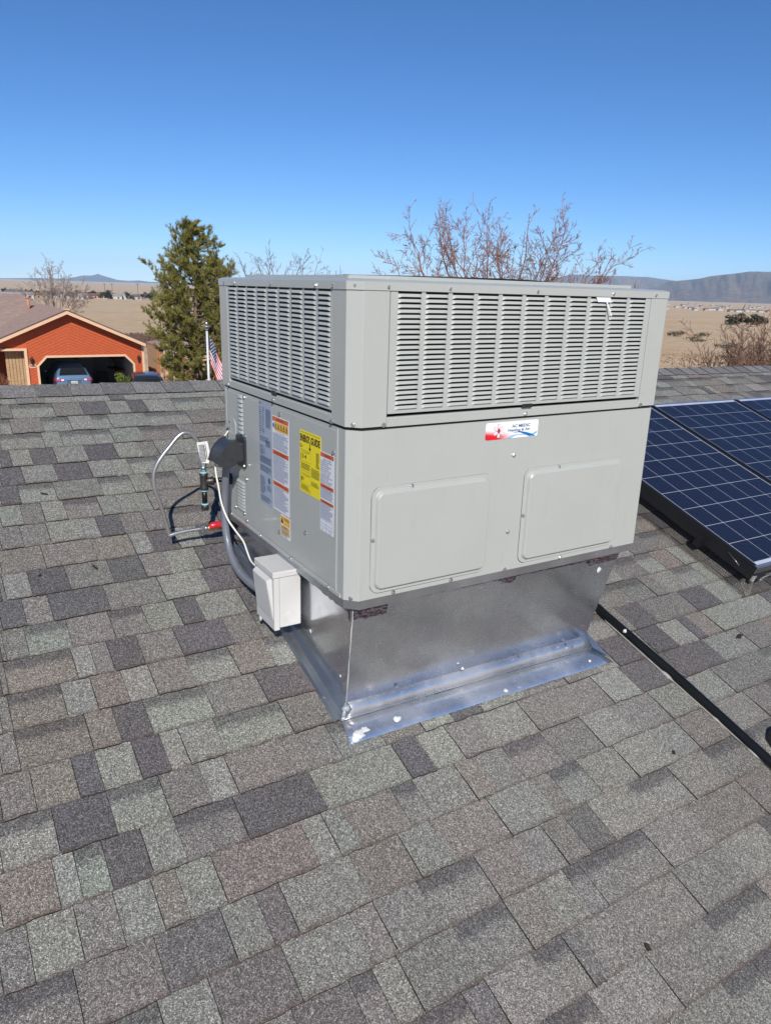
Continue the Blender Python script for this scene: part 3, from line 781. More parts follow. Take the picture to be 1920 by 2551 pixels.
bars(mb, X, X+.05, .19, .255, .0048, 8, .5, .3, E1); bars(mb, X+.062, X+.10, .205, .23, .0046, 9, .5, .3, E1); bars(mb, X, X+.1, .158, .182, .0046, 10, .5, .3, E1)
mb.disc((X+.083, .248, E1), .012, 14)
mb.build('lettering', NAVYP, o)
# white warning sticker with three orange bands
def pictos(par, x0, x1, z0, z1):
    mb = MB(LF); mb.quad((x0, z0, E1), (x1, z0, E1), (x1, z1, E1), (x0, z1, E1)); mb.build('pictogram_strip', AMBER, par)
    mb = MB(LF); h_ = z1-z0; n = 5; dx = (x1-x0)/n
    for i in range(n):
        cx = x0+dx*(i+.5)
        mb.add([(cx-dx*.4, z0+h_*.2, E2), (cx+dx*.4, z0+h_*.2, E2), (cx, z0+h_*.92, E2)], [(0, 1, 2)], 0)
        mb.add([(cx-dx*.2, z0+h_*.28, E2+.0003), (cx+dx*.2, z0+h_*.28, E2+.0003), (cx, z0+h_*.6, E2+.0003)], [(0, 1, 2)], 1)
    mb.build('pictogram', [INK, AMBER], par)
def band(par, x0, x1, z0, z1, word):
    mb = MB(LF); mb.quad((x0, z0, E1), (x1, z0, E1), (x1, z1, E1), (x0, z1, E1)); mb.build('warning_band', ORANGE, par)
    mb = MB(LF); put_text(mb, word, (x0+x1)/2, z0+(z1-z0)*.25, (z1-z0)*.5, E2, LF, (x1-x0)*min(.8, .07*len(word)), bold=.02); mb.build('lettering', simple('dark_red_print', (.25, .03, .02), .5), par)
o = sticker(LF, -.570, .158, -.428, .4965, WHITE, .0026, label='tall white warning sticker with orange bands')
band(o, -.567, -.431, .479, .494, 'WARNING'); band(o, -.567, -.431, .360, .376, 'AVERTISSEMENT'); band(o, -.567, -.431, .248, .263, 'ADVERTENCIA')
pictos(o, -.548, -.433, .447, .477)
mb = MB(LF); mb.disc((-.557, .463, E1), .0085, 16); mb.build('pictogram', BLUEP, o)
mb = MB(LF)
put_text(mb, 'PERSONAL INJURY HAZARD', -.499, .439, .0042, E1, LF, .07)
for i, (a, b) in enumerate(((.380, .436), (.267, .357), (.164, .245))): bars(mb, -.564, -.436, a, b, .0041, 20+i, .38, .35, E1)
mb.build('lettering', NAVYP, o)
o = sticker(LF, -.506, .073, -.4235, .153, WHITE, .0026, label='small white and amber caution sticker below the tall one')
mb = MB(LF); mb.quad((-.504, .120, E1), (-.426, .120, E1), (-.426, .150, E1), (-.504, .150, E1)); mb.quad((-.504, .087, E1), (-.426, .087, E1), (-.426, .098, E1), (-.504, .098, E1)); mb.quad((-.504, .107, E1), (-.426, .107, E1), (-.426, .116, E1), (-.504, .116, E1)); mb.build('warning_band', AMBER, o)
mb = MB(LF); mb.add([(-.501, .124, E2), (-.481, .124, E2), (-.491, .146, E2)], [(0, 1, 2)])
put_text(mb, 'CAUTION', -.454, .138, .007, E2, LF, .04, bold=.02); put_text(mb, 'ATTENTION', -.465, .109, .005, E2, LF, .045, bold=.02); put_text(mb, 'PRECAUCION', -.465, .090, .005, E2, LF, .05, bold=.02)
bars(mb, -.502, -.43, .098, .107, .0035, 30, .4, .3, E1); bars(mb, -.502, -.43, .075, .086, .0035, 31, .4, .3, E1)
mb.build('lettering', INK, o)
# yellow energy guide
o = sticker(LF, -.341, .282, -.1865, .4865, YELLOW, .0026, .001, label='yellow energy guide sticker')
mb = MB(LF)
put_text(mb, 'ENERGY', -.3005, .4495, .024, E1, LF, .073, bold=.045); put_text(mb, 'GUIDE', -.2255, .4495, .024, E1, LF, .066, bold=.045)
mb.quad((-.2665, .434, E1), (-.2625, .434, E1), (-.2625, .456, E1), (-.2665, .456, E1)); mb.add([(-.2735, .436, E1), (-.2645, .426, E1), (-.2555, .436, E1)], [(0, 1, 2)])
mb.quad((-.337, .4802, E1), (-.191, .4802, E1), (-.191, .4810, E1), (-.337, .4810, E1))
def rect(x0, z0, x1, z1, t=.0007):
    for a in ((x0, z0, x1, z0+t), (x0, z1-t, x1, z1), (x0, z0, x0+t, z1), (x1-t, z0, x1, z1)): mb.quad((a[0], a[1], E1), (a[2], a[1], E1), (a[2], a[3], E1), (a[0], a[3], E1))
rect(-.334, .354, -.259, .423); rect(-.334, .289, -.259, .346)
put_text(mb, '13.4', -.331, .396, .0135, E1, LF, .040, bold=.02, align='l'); put_text(mb, '81', -.331, .320, .0135, E1, LF, .020, bold=.02, align='l')
put_text(mb, 'Efficiency Rating (SEER2)', -.297, .414, .0042, E1, LF, .052, bold=.01); put_text(mb, 'Efficiency Rating (AFUE)', -.297, .338, .0042, E1, LF, .052, bold=.01)
for zc in (.386, .311):
    mb.quad((-.330, zc, E1), (-.264, zc, E1), (-.264, zc+.0006, E1), (-.330, zc+.0006, E1)); mb.add([(-.3335, zc+.0075, E1), (-.3275, zc+.0075, E1), (-.3305, zc+.0015, E1)], [(0, 1, 2)])
bars(mb, -.339, -.315, .427, .440, .0045, 40, .4, .5, E1); bars(mb, -.220, -.196, .378, .430, .0042, 41, .5, .4, E1)
bars(mb, -.329, -.266, .357, .379, .0052, 42, .45, .3, E1); bars(mb, -.329, -.266, .292, .306, .0052, 43, .45, .3, E1)
bars(mb, -.254, -.196, .345, .374, .0052, 44, .45, .2, E1); bars(mb, -.254, -.2, .316, .330, .0052, 45, .45, .3, E1)
mb.build('lettering', INK, o)
# right white sticker
o = sticker(LF, -.1895, .1885, -.0965, .4445, WHITE, .0031, label='narrow white sticker about auxiliary devices')
E1, E2 = .0037, .0041
band(o, -.1875, -.0985, .429, .442, 'WARNING'); band(o, -.1875, -.0985, .331, .343, 'AVERTISSEMENT'); band(o, -.1875, -.0985, .282, .292, 'ADVERTENCIA')
mb = MB(LF)
LN = ['RISK OF FIRE', 'AUXILIARY DEVICES', 'WHICH MAY BE', 'IGNITION SOURCES', 'SHALL NOT BE', 'INSTALLED IN THE', 'DUCTWORK, OTHER', 'THAN AUXILIARY', 'DEVICES LISTED FOR', 'USE WITH THE', 'SPECIFIC APPLIANCE', 'SEE INSTRUCTIONS']
for i, t in enumerate(LN): put_text(mb, t, -.186 if i else -.143, .4195-i*.0067, .0045, E1, LF, .0043*len(t), bold=.01, align='l' if i else 'c')
bars(mb, -.186, -.103, .296, .329, .0042, 50, .4, .3, E1); bars(mb, -.186, -.103, .232, .280, .0042, 51, .4, .3, E1)
for z in (.228, .214, .204): mb.quad((-.187, z, E1), (-.099, z, E1), (-.099, z+.0007, E1), (-.187, z+.0007, E1))
mb.quad((-.148, .204, E1), (-.1473, .204, E1), (-.1473, .228, E1), (-.148, .228, E1)); put_text(mb, 'UL', -.172, .193, .006, E1, LF); rect(-.152, .191, -.142, .201); rect(-.128, .191, -.112, .201)
mb.build('lettering', NAVYP, o)
# company badge on the front
bm = NT('badge_print'); P = bm.pos('Object'); sp = bm.n('ShaderNodeSeparateXYZ'); bm.l(P, sp.inputs[0])
# object space = offset from the cabinet's origin
bx = bm.math('ADD', sp.outputs[0], W_/2-.487); bz = bm.math('SUBTRACT', sp.outputs[2], .472)
lo = bm.ramp(bm.math('ADD', bz, bm.math('MULTIPLY', bx, .12)), (0.018, 1.0), (0.034, 0.0)); lf = bm.ramp(bx, (0.055, 1.0), (0.125, 0.0))
c = bm.mix(bm.math('MULTIPLY', lo, lf), (0.84, 0.86, 0.88), (0.70, 0.004, 0.018)); bm.set(base=c, rough=.3, coat=.4)
mb = MB(FR); mb.prism(rrect(.488, .472, .710, .528, .008, 5), 0.0004, .0012); o = mb.build('badge', bm.m, ac); o['label'] = 'white badge with blue swooshes and red corner'
E1 = .0017
mb = MB(FR)
def swoosh(mb, pts, mi):
    n = len(pts)//2; mb.add([(x, z, E1+mi*.0003) for x, z in pts], [(i, i+1, 2*n-2-i, 2*n-1-i) for i in range(n-1)], mi)
swoosh(mb, [(.575, .4735), (.60, .482), (.625, .4845), (.655, .482), (.70, .4725), (.69, .473), (.655, .4795), (.625, .482), (.605, .478), (.59, .4725)], 0)
swoosh(mb, [(.60, .490), (.63, .494), (.66, .488), (.69, .478), (.70, .474), (.672, .474), (.655, .481), (.63, .490)], 1)
swoosh(mb, [(.640, .492), (.665, .487), (.685, .482), (.707, .489), (.7075, .484), (.690, .4755), (.668, .480), (.645, .488)], 0)
mb.build('swoosh', [LBLUEP, BLUEP], o)
mb = MB(FR); cx, cz = .541, .500
for k in range(3):
    t = R(90+60*k); dx, dz = math.cos(t), math.sin(t); px, pz = -dz, dx; L_, w2 = .0225, .0055
    mb.add([(cx+dx*L_*a+px*w2*b, cz+dz*L_*a+pz*w2*b, E1) for a, b in ((-1,-1),(1,-1),(1,1),(-1,1))], [(0, 1, 2, 3)], 0)
    mb.add([(cx+dx*(L_-.0012)*a+px*(w2-.0012)*b, cz+dz*(L_-.0012)*a+pz*(w2-.0012)*b, E1+.0006) for a, b in ((-1,-1),(1,-1),(1,1),(-1,1))], [(0, 1, 2, 3)], 1)
mb.add([(cx-.005, cz-.004, E1+.001), (cx, cz-.010, E1+.001), (cx+.006, cz-.003, E1+.001), (cx+.003, cz+.004, E1+.001), (cx, cz+.011, E1+.001), (cx-.003, cz+.003, E1+.001)], [(0, 1, 2, 3, 4, 5)], 2)
mb.build('star_emblem', [PINKP, WHITE, REDP], o)
mb = MB(FR); put_text(mb, 'AC MEDIC', .634, .5075, .010, E1+.001, FR, .078, bold=.012); put_text(mb, 'Heating & Air', .627, .4925, .011, E1+.001, FR, .094, bold=.012)
mb.build('lettering', NAVYP, o)
# loose white strap caught under the cap
mb = MB(FR); mb.add([(.910, .922, .008), (.975, .922, .008), (.979, .907, .011), (.916, .907, .011)], [(0, 1, 2, 3)]); mb.add([(.955, .907, .011), (.961, .907, .011), (.978, .862, .022), (.974, .862, .022)], [(0, 1, 2, 3)])
o = mb.build('packing_strap', WHITE); sm_ = o.modifiers.new('s', 'SOLIDIFY'); sm_.thickness = .0008
props(o, 'short white plastic strap hanging from the front grille near its upper corner', 'strap')

# flue hood on the side
hood = empty('flue_hood', (0, .875, .30), 'black plastic hood sticking out of the side of the grey air conditioner', 'hood')
mb = MB(); mb.prism(rrect(-.925, .245, -.828, .368, .012, 4), .002, .010, 0, LF); mb.build('mounting_flange', PLBLK, hood, bevel=.002)
mb = MB(); mb.prism(rrect(-.922, .270, -.840, .346, .006, 3), .008, .044, 0, LF); mb.build('neck', PLBLK, hood, bevel=.002)
prof = [(-.042, .262), (-.042, .351), (-.056, .350), (-.070, .343), (-.084, .330), (-.095, .313), (-.104, .292), (-.111, .267), (-.074, .249)]
mb = MB()
y0, y1 = .836, .955
n = len(prof)
mb.add([(x, y0, z) for x, z in prof]+[(x, y1, z) for x, z in prof], [(i, i+1, n+i+1, n+i) for i in range(n-1)]+[tuple(range(n)), tuple(range(2*n-1, n-1, -1))])
mb.build('cover', PLBLK, hood, bevel=.004)
mb = MB(); mb.box((-.050, .845, .262), (-.045, .945, .300)); mb.build('hood_opening', DARK, hood)
inst('screw', SCM, hood, LF @ Matrix.Translation((-.835, .256, .010)))

# conduit, cable and disconnect box
pth = smooth_path([(-.058, .900, .275), (-.056, .925, .20), (-.056, .942, .13), (-.060, .941, .04), (-.062, .920, -.05), (-.063, .870, -.118), (-.063, .79, -.152), (-.062, .70, -.160), (-.058, .62, -.160), (-.050, .55, -.158)], 7)
mb = MB(); rr = [.0150 for i in pth]; mb.tube(pth, rr, 14); 
o = mb.build('flexible_conduit', GREYPVC, props=None) if False else mb.build('flexible_conduit', GREYPVC)
props(o, 'grey flexible conduit sweeping from the black hood down to the white box', 'conduit')
rib = MB()
for i in range(0, 46):
    t = i/45; k = int((.30+.66*t)*(len(pth)-2)); fr_ = (.30+.66*t)*(len(pth)-2)-k; p = pth[k].lerp(pth[k+1], fr_); d_ = (pth[k+1]-pth[k]).normalized()
    rib.tube([p-d_*.0014, p-d_*.0006, p+d_*.0006, p+d_*.0014], [.0150, .0161, .0161, .0150], 12, caps=False)
rib.build('conduit_rib', GREYPVC, o, kind='stuff')
mb = MB(); mb.tube(smooth_path([(.0, 1.028, .364), (-.018, 1.01, .352), (-.045, .975, .335), (-.075, .955, .30), (-.09, .943, .232), (-.092, .906, .159), (-.092, .878, .103), (-.088, .825, .054), (-.075, .773, .018), (-.064, .725, -.010), (-.062, .690, -.042), (-.062, .655, -.066), (-.062, .605, -.070), (-.06, .55, -.068)], 6), .0037, 8)
o = mb.build('cable', WIREM); props(o, 'thin cream cable running from the cabinet corner to the white disconnect box', 'cable')
BX = empty('disconnect_box', (-.03, .475, -.235), 'off-white plastic electrical disconnect box on the side of the metal curb', 'electrical box')
XL = -.085; XR = .022; YA, YB = .388, .562
def lf(y0, z0, y1, z1, x0, x1, name, bev=.002, mat=BOXM):
    mb = MB(); mb.box((x0, y0, z0), (x1, y1, z1)); return mb.build(name, mat, BX, bevel=bev)
lf(YA+.004, -.232, YB-.004, -.040, -.058, XR, 'back_box', .003)
lf(YA, -.041, YB, -.018, XL, XR-.004, 'lid_hood', .003)
mb = MB(); mb.box((-.080, YA+.003, -.240), (-.059, YB-.003, -.0425)); lid = mb.build('cover', BOXM, BX, bevel=.0025)
# raised cover field tapering to the bottom
mb = MB()
L0 = [(-.0802, YA+.022, -.050), (-.0802, YB-.006, -.050), (-.0802, YB-.006, -.2), (-.0802, YA+.010, -.205)]
L1 = [(-.097, YA+.034, -.058), (-.097, YB-.012, -.058), (-.083, YB-.014, -.195), (-.083, YA+.020, -.198)]
mb.loops([L0, L1]); o = mb.build('cover_panel', BOXM, lid, bevel=.003)
BF = frame((-.1029, 0, 0), (0, -1, 0), (-0.102, 0, 1)); mb = MB(); put_text(mb, 'UTILS', -.487, -.097, .030, .0016, BF, .085, bold=.01); mb.build('embossed_lettering', BOXM, lid)
mb = MB(); kf = frame((.0, YA+.0035, 0), (1, 0, 0), (0, 0, 1))
for r0, r1 in ((.0135, .0155), (.0195, .0215)):
    mb.loops([[(-.020+r*math.cos(t), -.196+r*math.sin(t), z) for t in [2*math.pi*i/28 for i in range(28)]] for r, z in ((r0, 0), ((r0+r1)/2, .0012), (r1, 0))], 0, kf, False, False, True)
mb.build('knockout', BOXM, BX)
mb = MB(); mb.box((-.078, YB-.05, -.2445), (-.060, YB-.018, -.2405)); mb.tube([(-.0815, YB-.034, -.247), (-.0775, YB-.034, -.247)], .010, 14); mb.build('latch_tab', BOXM, BX, bevel=.001)

# gas connection
tee = empty('gas_pipe_tee', (-.115, 1.018, .06), 'black iron gas tee with drip leg beside the cabinet', 'pipe fitting')
T_ = (-.115, 1.018)
mb = MB(); mb.tube([(0.002, 1.018, .162), (-.075, 1.018, .162)], .0105, 12); mb.build('nipple', BLPIPE, tee)
mb = MB(); mb.tube([(.0, 1.018, .162), (-.010, 1.018, .162)], .024, 16); mb.build('pipe_bushing', RUBBER, tee)
mb = MB()
mb.tube([(*T_, .128), (*T_, .133), (*T_, .142), (*T_, .182), (*T_, .191), (*T_, .196)], [.0165, .0175, .0150, .0150, .0175, .0165], 16)
mb.tube([(-.115, 1.018, .162), (-.089, 1.018, .162), (-.083, 1.018, .162), (-.076, 1.018, .162)], [.0145, .0150, .0172, .0168], 16); mb.build('tee', IRON, tee)
mb = MB(); mb.tube([(*T_, .060), (*T_, .13)], .0105, 12); mb.build('drip_leg', BLPIPE, tee)
mb = MB(); mb.tube([(*T_, .042), (*T_, .045), (*T_, .060), (*T_, .064)], [.0135, .0150, .0160, .0145], 14); mb.build('pipe_cap', IRON, tee)
mb = MB()
for z in (.0645, .1215, .1965): mb.tube([(*T_, z), (*T_, z+.004), (*T_, z+.0065)], [.0145, .0158, .0125], 14)
mb.build('thread_sealant', TEAL, tee)
mb = MB(); mb.tube([(*T_, .203), (*T_, .213)], .0125, 6, sm=False); mb.tube([(*T_, .213), (*T_, .226)], .0105, 12); mb.tube([(*T_, .226), (*T_, .240)], .0128, 6, sm=False); mb.build('adapter', ZINC, tee)
hs = empty('gas_hose', (-.2, 1.018, 0.0), 'looping silver flexible gas hose with red valve fitting beside the cabinet', 'hose')
hp = smooth_path([(-.115, 1.018, .240), (-.119, 1.018, .27), (-.126, 1.018, .305), (-.138, 1.018, .335), (-.160, 1.018, .360), (-.185, 1.018, .367), (-.212, 1.018, .352), (-.243, 1.018, .318), (-.275, 1.018, .282), (-.300, 1.018, .246), (-.3135, 1.018, .205), (-.312, 1.018, .155), (-.300, 1.018, .110), (-.287, 1.018, .062), (-.277, 1.018, .015), (-.2705, 1.018, -.020), (-.267, 1.018, -.040)], 6)
mb = MB(); mb.tube(hp, .0078, 12)
mb.tube(smooth_path([(-.267, 1.018, -.040), (-.2645, 1.018, -.0455), (-.256, 1.018, -.0435), (-.235, 1.018, -.040), (-.19, 1.018, -.0365), (-.13, 1.018, -.036)], 5), .0078, 12)
mb.build('hose', HOSE, hs)
mb = MB(); mb.tube([(-.134, 1.018, -.036), (-.120, 1.018, -.0363)], .0115, 6, sm=False); mb.tube([(-.120, 1.018, -.0363), (-.112, 1.018, -.0365)], .0095, 12); mb.build('coupling', ZINC, hs)
mb = MB(); mb.tube([(-.112, 1.018, -.0365), (-.104, 1.018, -.037), (-.090, 1.018, -.037), (-.045, 1.018, -.038)], [.0085, .0125, .0115, .0115], 12); mb.build('valve_body', BRASS, hs)
mb = MB(); mb.tube([(-.105, 1.012, -.030), (-.094, 1.010, -.027), (-.075, 1.010, -.025), (-.055, 1.012, -.027), (-.040, 1.014, -.031)], [.008, .0135, .0150, .0135, .008], 10); mb.build('valve_handle', REDH, hs)
mb = MB(); mb.tube([(-.045, 1.018, -.038), (.03, 1.018, -.040)], .0105, 12); mb.build('supply_nipple', BLPIPE, hs)
tg = MB()
a = [(-.1405, 1.010, .3255), (-.0985, 1.005, .329), (-.0900, 1.004, .285), (-.0950, 1.006, .238), (-.1250, 1.010, .242), (-.133, 1.012, .285)]
tg.add(a+[(x, y+.0008, z) for x, y, z in a], [(0, 1, 2, 3, 4, 5), (11, 10, 9, 8, 7, 6)]+[(i, 6+i, 6+(i+1) % 6, (i+1) % 6) for i in range(6)])
o = tg.build('paper_tag', CARD); props(o, 'white printed paper tag wrapped around the top of the gas hose fitting', 'tag')
TG = frame((-.1405, 1.0065, .3255), (.042, -.005, .0035), (.010, 0, -.085)); mb = MB()
TM = frame((-.1365, 1.0068, .3215), (.042, -.005, .0035), (-.0075, .0, .084))
mb = MB(TM); g = random.Random(4)
for i in range(13): mb.quad((.001, -.008-i*.0056, .0012), (g.uniform(.018, .026), -.008-i*.0056, .0012), (g.uniform(.018, .026), -.0062-i*.0056, .0012), (.001, -.0062-i*.0056, .0012))
for i in range(2): mb.quad((.022+i*.006, -.066, .0012), (.0245+i*.006, -.066, .0012), (.0225+i*.006, -.006, .0012), (.0200+i*.006, -.006, .0012))
mb.build('lettering', INK, o)

# ------------------------------------------------------------------ sheet metal curb under the unit
def rp(a, b, c=0.0): return ROOFM @ Vector((a, b, c))
curb = empty('roof_curb', rp(.6, .5, 0), 'shiny galvanised sheet metal curb on the shingles under the air conditioner', 'curb')
ZC = -.0262
top = [(.036, .034), (1.212, .018), (1.225, 1.062), (.040, 1.075)]
bot = [rp(.026, .034, .042), rp(1.165, .024, .042), rp(1.185, .99, .02), rp(.005, .985, .02)]
topv = [Vector((x, y, ZC)) for x, y in top]
def panel(i, j, nx, nz, bulge, seed, name='wall_panel'):
    g = random.Random(seed); vs = []; fs = []
    n_ = ((topv[j]-topv[i]).cross(bot[i]-topv[i])).normalized()
    ph = [g.uniform(0, 6) for _ in range(4)]
    for a in range(nx+1):
        for b in range(nz+1):
            s_, t = a/nx, b/nz
            p = topv[i].lerp(topv[j], s_).lerp(bot[i].lerp(bot[j], s_), t)
            e = math.sin(math.pi*s_)*math.sin(math.pi*t)
            w_ = math.sin(s_*7+ph[0]+t*2)*.4+math.sin(s_*3.1+ph[1]-t*3)*.6+math.sin(t*5+ph[2])*.3
            vs.append(p+n_*(bulge*e*(.5+w_)))
    for a in range(nx):
        for b in range(nz): q = a*(nz+1)+b; fs.append((q, q+1, q+nz+2, q+nz+1))
    m = MB(); m.add(vs, fs, 0, True); return m.build(name, GALV, curb)
panel(0, 1, 40, 14, .004, 1); panel(3, 0, 34, 12, .003, 2); panel(1, 2, 6, 4, .0, 3); panel(2, 3, 6, 4, .0, 4)
m = MB(); m.add(topv, [(0, 1, 2, 3)]); m.build('curb_top', GALV, curb)
# corner seam bead
m = MB(); pts = [topv[0].lerp(bot[0], t)+Vector((rnd.uniform(-.001, .001), -.001, 0)) for t in [i/14 for i in range(15)]]; m.tube(pts, [.0010+rnd.uniform(-.0005, .0009) for _ in pts], 6); m.build('corner_seam', SEAL, curb)
# cant strip and flashing apron on the downhill side, flanges along the sides
def wavy(P, Q, n, amp, seed, up_=RN):
    g = random.Random(seed); ph = g.uniform(0, 6); return [P.lerp(Q, i/n)+up_*(amp*(.5+.5*math.sin(i*1.1+ph))*math.sin(math.pi*i/n)) for i in range(n+1)]
A = wavy(rp(.020, .036, .050), rp(1.172, .026, .050), 24, .002, 1); B = wavy(rp(-.002, .000, .010), rp(1.186, -.014, .010), 24, .002, 2)
C_ = wavy(rp(-.004, -.006, .0115), rp(1.190, -.020, .0115), 24, .001, 3); Dd = wavy(rp(-.017, -.098, .0105), rp(1.216, -.110, .0105), 24, .004, 4)
for k, (P_, Q_, nm) in enumerate(((A, B, 'cant_strip'), (C_, Dd, 'flashing_apron'))):
    m = MB(); n = len(P_); mid = [p.lerp(q, .5)+RN*(.0012 if k else -.0015) for p, q in zip(P_, Q_)]
    m.add(P_+mid+Q_, [(i, n+i, n+i+1, i+1) for i in range(n-1)]+[(n+i, 2*n+i, 2*n+i+1, n+i+1) for i in range(n-1)], 0, True)
    o = m.build(nm, GALVF, curb); s_ = o.modifiers.new('s', 'SOLIDIFY'); s_.thickness = .001
m = MB(); m.tube(B, .0025, 6); m.build('fold_line', GALVF, curb)
m = MB(); n = 16                                      # left side flange: foot, channel, upstand
rows_ = [[rp(.030-.020*t, .0+.985*t, .055-.02*t) for t in [i/n for i in range(n+1)]], [rp(.012-.012*t, .0+.985*t, .012) for t in [i/n for i in range(n+1)]], [rp(-.008-.006*t, 0+.985*t, .0125) for t in [i/n for i in range(n+1)]], [rp(-.012-.006*t, 0+.985*t, .021) for t in [i/n for i in range(n+1)]], [rp(-.022-.003*t, 0+.985*t, .021) for t in [i/n for i in range(n+1)]], [rp(-.027-.003*t, 0+.985*t, .008) for t in [i/n for i in range(n+1)]]]
m.add([p for r_ in rows_ for p in r_], [(k*(n+1)+i, k*(n+1)+i+1, (k+1)*(n+1)+i+1, (k+1)*(n+1)+i) for k in range(5) for i in range(n)], 0); m.build('side_flashing', GALVD, curb)
m = MB(); m.add([rp(1.172, .026, .05), rp(1.186, -.014, .0115), rp(1.225, -.09, .010), rp(1.24, .3, .010), rp(1.19, .3, .05)], [(0, 1, 2, 3, 4)]); m.build('side_flashing', GALVF, curb)
# crumpled printed foil tape along the top edge
def tape(i, j, t0, t1, w0, w1, out, seed, z0=0.0):
    g = random.Random(seed); n = max(8, int((t1-t0)*60)); vs = []
    n_ = -((topv[j]-topv[i]).cross(bot[i]-topv[i])).normalized()
    for k in range(n+1):
        t = t0+(t1-t0)*k/n; P_ = topv[i].lerp(topv[j], t); Q_ = bot[i].lerp(bot[j], t); d_ = (Q_-P_).normalized()
        for q in range(4):
            ww = (w0+(w1-w0)*k/n)*q/3*(1+(g.uniform(-.12, .12) if q == 3 else 0))
            vs.append(P_+d_*(z0+ww)+n_*(out+g.uniform(0, .0022)))
    m = MB(); m.add(vs, [(k*4+q, k*4+q+1, k*4+q+5, k*4+q+4) for k in range(n) for q in range(3)]); m.build('foil_tape', TAPE, curb)
tape(0, 1, .0, .105, .052, .050, .0058, 1); tape(0, 1, .105, .995, .010, .016, .0052, 2); tape(0, 1, .50, .555, .030, .034, .0066, 3); tape(0, 1, .865, .995, .038, .03, .0062, 4)
tape(3, 0, .62, .985, .026, .034, .0056, 5); tape(3, 0, .985, 1.0, .055, .055, .006, 6)
fp = frame(topv[0], topv[1]-topv[0], topv[0]-bot[0])
screws(fp, [(.22, -.385), (.50, -.385), (.78, -.400), (1.03, -.405), (1.06, -.435)], .002, curb)
# white sealant blobs
g = random.Random(21)
def blob(p, r, h, seed, name='sealant_blob', lab='', mat=SEAL):
    gg = random.Random(seed); n = 14; L = []
    rr = [r*gg.uniform(.65, 1.3) for _ in range(n)]
    for s_, z in ((1, 0), (.85, h*.7), (.45, h), (.12, h*1.02)):
        L.append([p+RU*(rr[k]*s_*math.cos(2*math.pi*k/n))+RV*(rr[k]*s_*.8*math.sin(2*math.pi*k/n))+RN*z for k in range(n)])
    m = MB(); m.loops(L, 0, sm=True); return m.build(name, mat, curb)
blob(rp(.030, -.070, .011), .022, .004, 1); blob(rp(.055, -.062, .011), .018, .003, 7); blob(rp(.185, -.062, .0115), .014, .008, 2); blob(rp(.655, -.086, .011), .010, .006, 3); blob(rp(.024, .020, .038), .016, .012, 4, mat=simple('grey_sealant', (.3, .34, .34), .4)); blob(rp(1.115, -.075, .0115), .007, .003, 5)
for (i, j, s_, t, r) in ((3, 0, .72, .72, .008), (3, 0, .955, .78, .006), (0, 1, .93, .17, .012), (3, 0, .55, .55, .0)):
    if r:
        p = topv[i].lerp(topv[j], s_).lerp(bot[i].lerp(bot[j], s_), t); n_ = -((topv[j]-topv[i]).cross(bot[i]-topv[i])).normalized()
        m = MB(); m.loops([[p+(topv[j]-topv[i]).normalized()*(r*a*math.cos(q)*rnd.uniform(.7, 1.2))+Vector((0, 0, r*a*math.sin(q)))+n_*(.003+.004*(1-a)) for q in [2*math.pi*k/10 for k in range(10)]] for a in (1, .7, .2)], 0, sm=True); m.build('sealant_blob', SEAL, curb)

# ------------------------------------------------------------------ pipe on the roof, rubber block, debris
m = MB(); m.tube([rp(1.30, 2.1, .026), rp(1.355, .9, .026), rp(1.392, .12, .0245), rp(1.424, -.3, .0245), rp(1.436, -.65, .0245), rp(1.46, -1.6, .0245)], .0185, 18)
o = m.build('gas_pipe', BLPIPE); props(o, 'long glossy black gas pipe lying up the shingles beside the curb', 'pipe')
m = MB(); m.tube([rp(1.386, .004, .036), rp(1.385, -.002, .0385), rp(1.387, -.010, .035)], [.004, .0105, .004], 10); m.build('silicone_smear', SEAL, o)
g = random.Random(77)
m = MB(); pts = [rp(1.379+(.10-b)*.060, b, .010) for b in [.10-.02*i for i in range(52)]]
m.tube(pts, [.0022+(.006 if i in (17, 18, 30, 38, 39) else 0)+g.uniform(0, .0014) for i in range(52)], 6); m.build('sealant_line', simple('dusty_sealant', (.34, .33, .31), .7), o)
blk = empty('pipe_support', rp(1.60, -.68, 0), 'black faceted rubber pipe support block at the edge of the view', 'pipe support')
m = MB(ROOFM); pts = [(1.530, -.735), (1.523, -.690), (1.545, -.640), (1.585, -.622), (1.68, -.622), (1.72, -.66), (1.72, -.75), (1.56, -.76)]
ctr = (1.62, -.69)
m.loops([[(x, y, .007) for x, y in pts], [(x+(ctr[0]-x)*.12, y+(ctr[1]-y)*.12, .045) for x, y in pts], [(x+(ctr[0]-x)*.45, y+(ctr[1]-y)*.4, .075) for x, y in pts]]); m.build('block_body', RUBBER, blk, bevel=.004)
m = MB(ROOFM); m.box((1.575, -.705, .0745), (1.665, -.665, .083)); m.build('strap_plate', PLBLK, blk, bevel=.002)
def debris(name, a, b, ang, L_, W, lab, cat, mat=BLACK, h=.010):
    m = MB(ROOFM); c, s_ = math.cos(ang), math.sin(ang); g = random.Random(int(a*999))
    P_ = [(-L_/2, 0), (-L_*.2, -W*.6), (L_*.2, -W*.3), (L_/2, -W*.2), (L_*.35, W*.5), (-.1*L_, W*.3)]
    m.prism([(a+x*c-y*s_, b+x*s_+y*c) for x, y in P_], h, h+.003); o = m.build(name, mat); props(o, lab, cat)
LEAFBR = simple('dead_leaf', (.03, .022, .018), .8)
debris('leaf_litter', 1.985, -.190, .1, .05, .02, 'scrap of black debris on the shingles between the pipe and the solar panels', 'debris', LEAFBR)
debris('leaf_litter', -.665, 1.515, -.6, .035, .008, 'thin dark twig fragment on the far left shingles below the ridge', 'debris', LEAFBR)
debris('leaf_litter', -.575, .985, -1.3, .04, .010, 'dark splinter of bark left of the flexible hose', 'debris', LEAFBR)
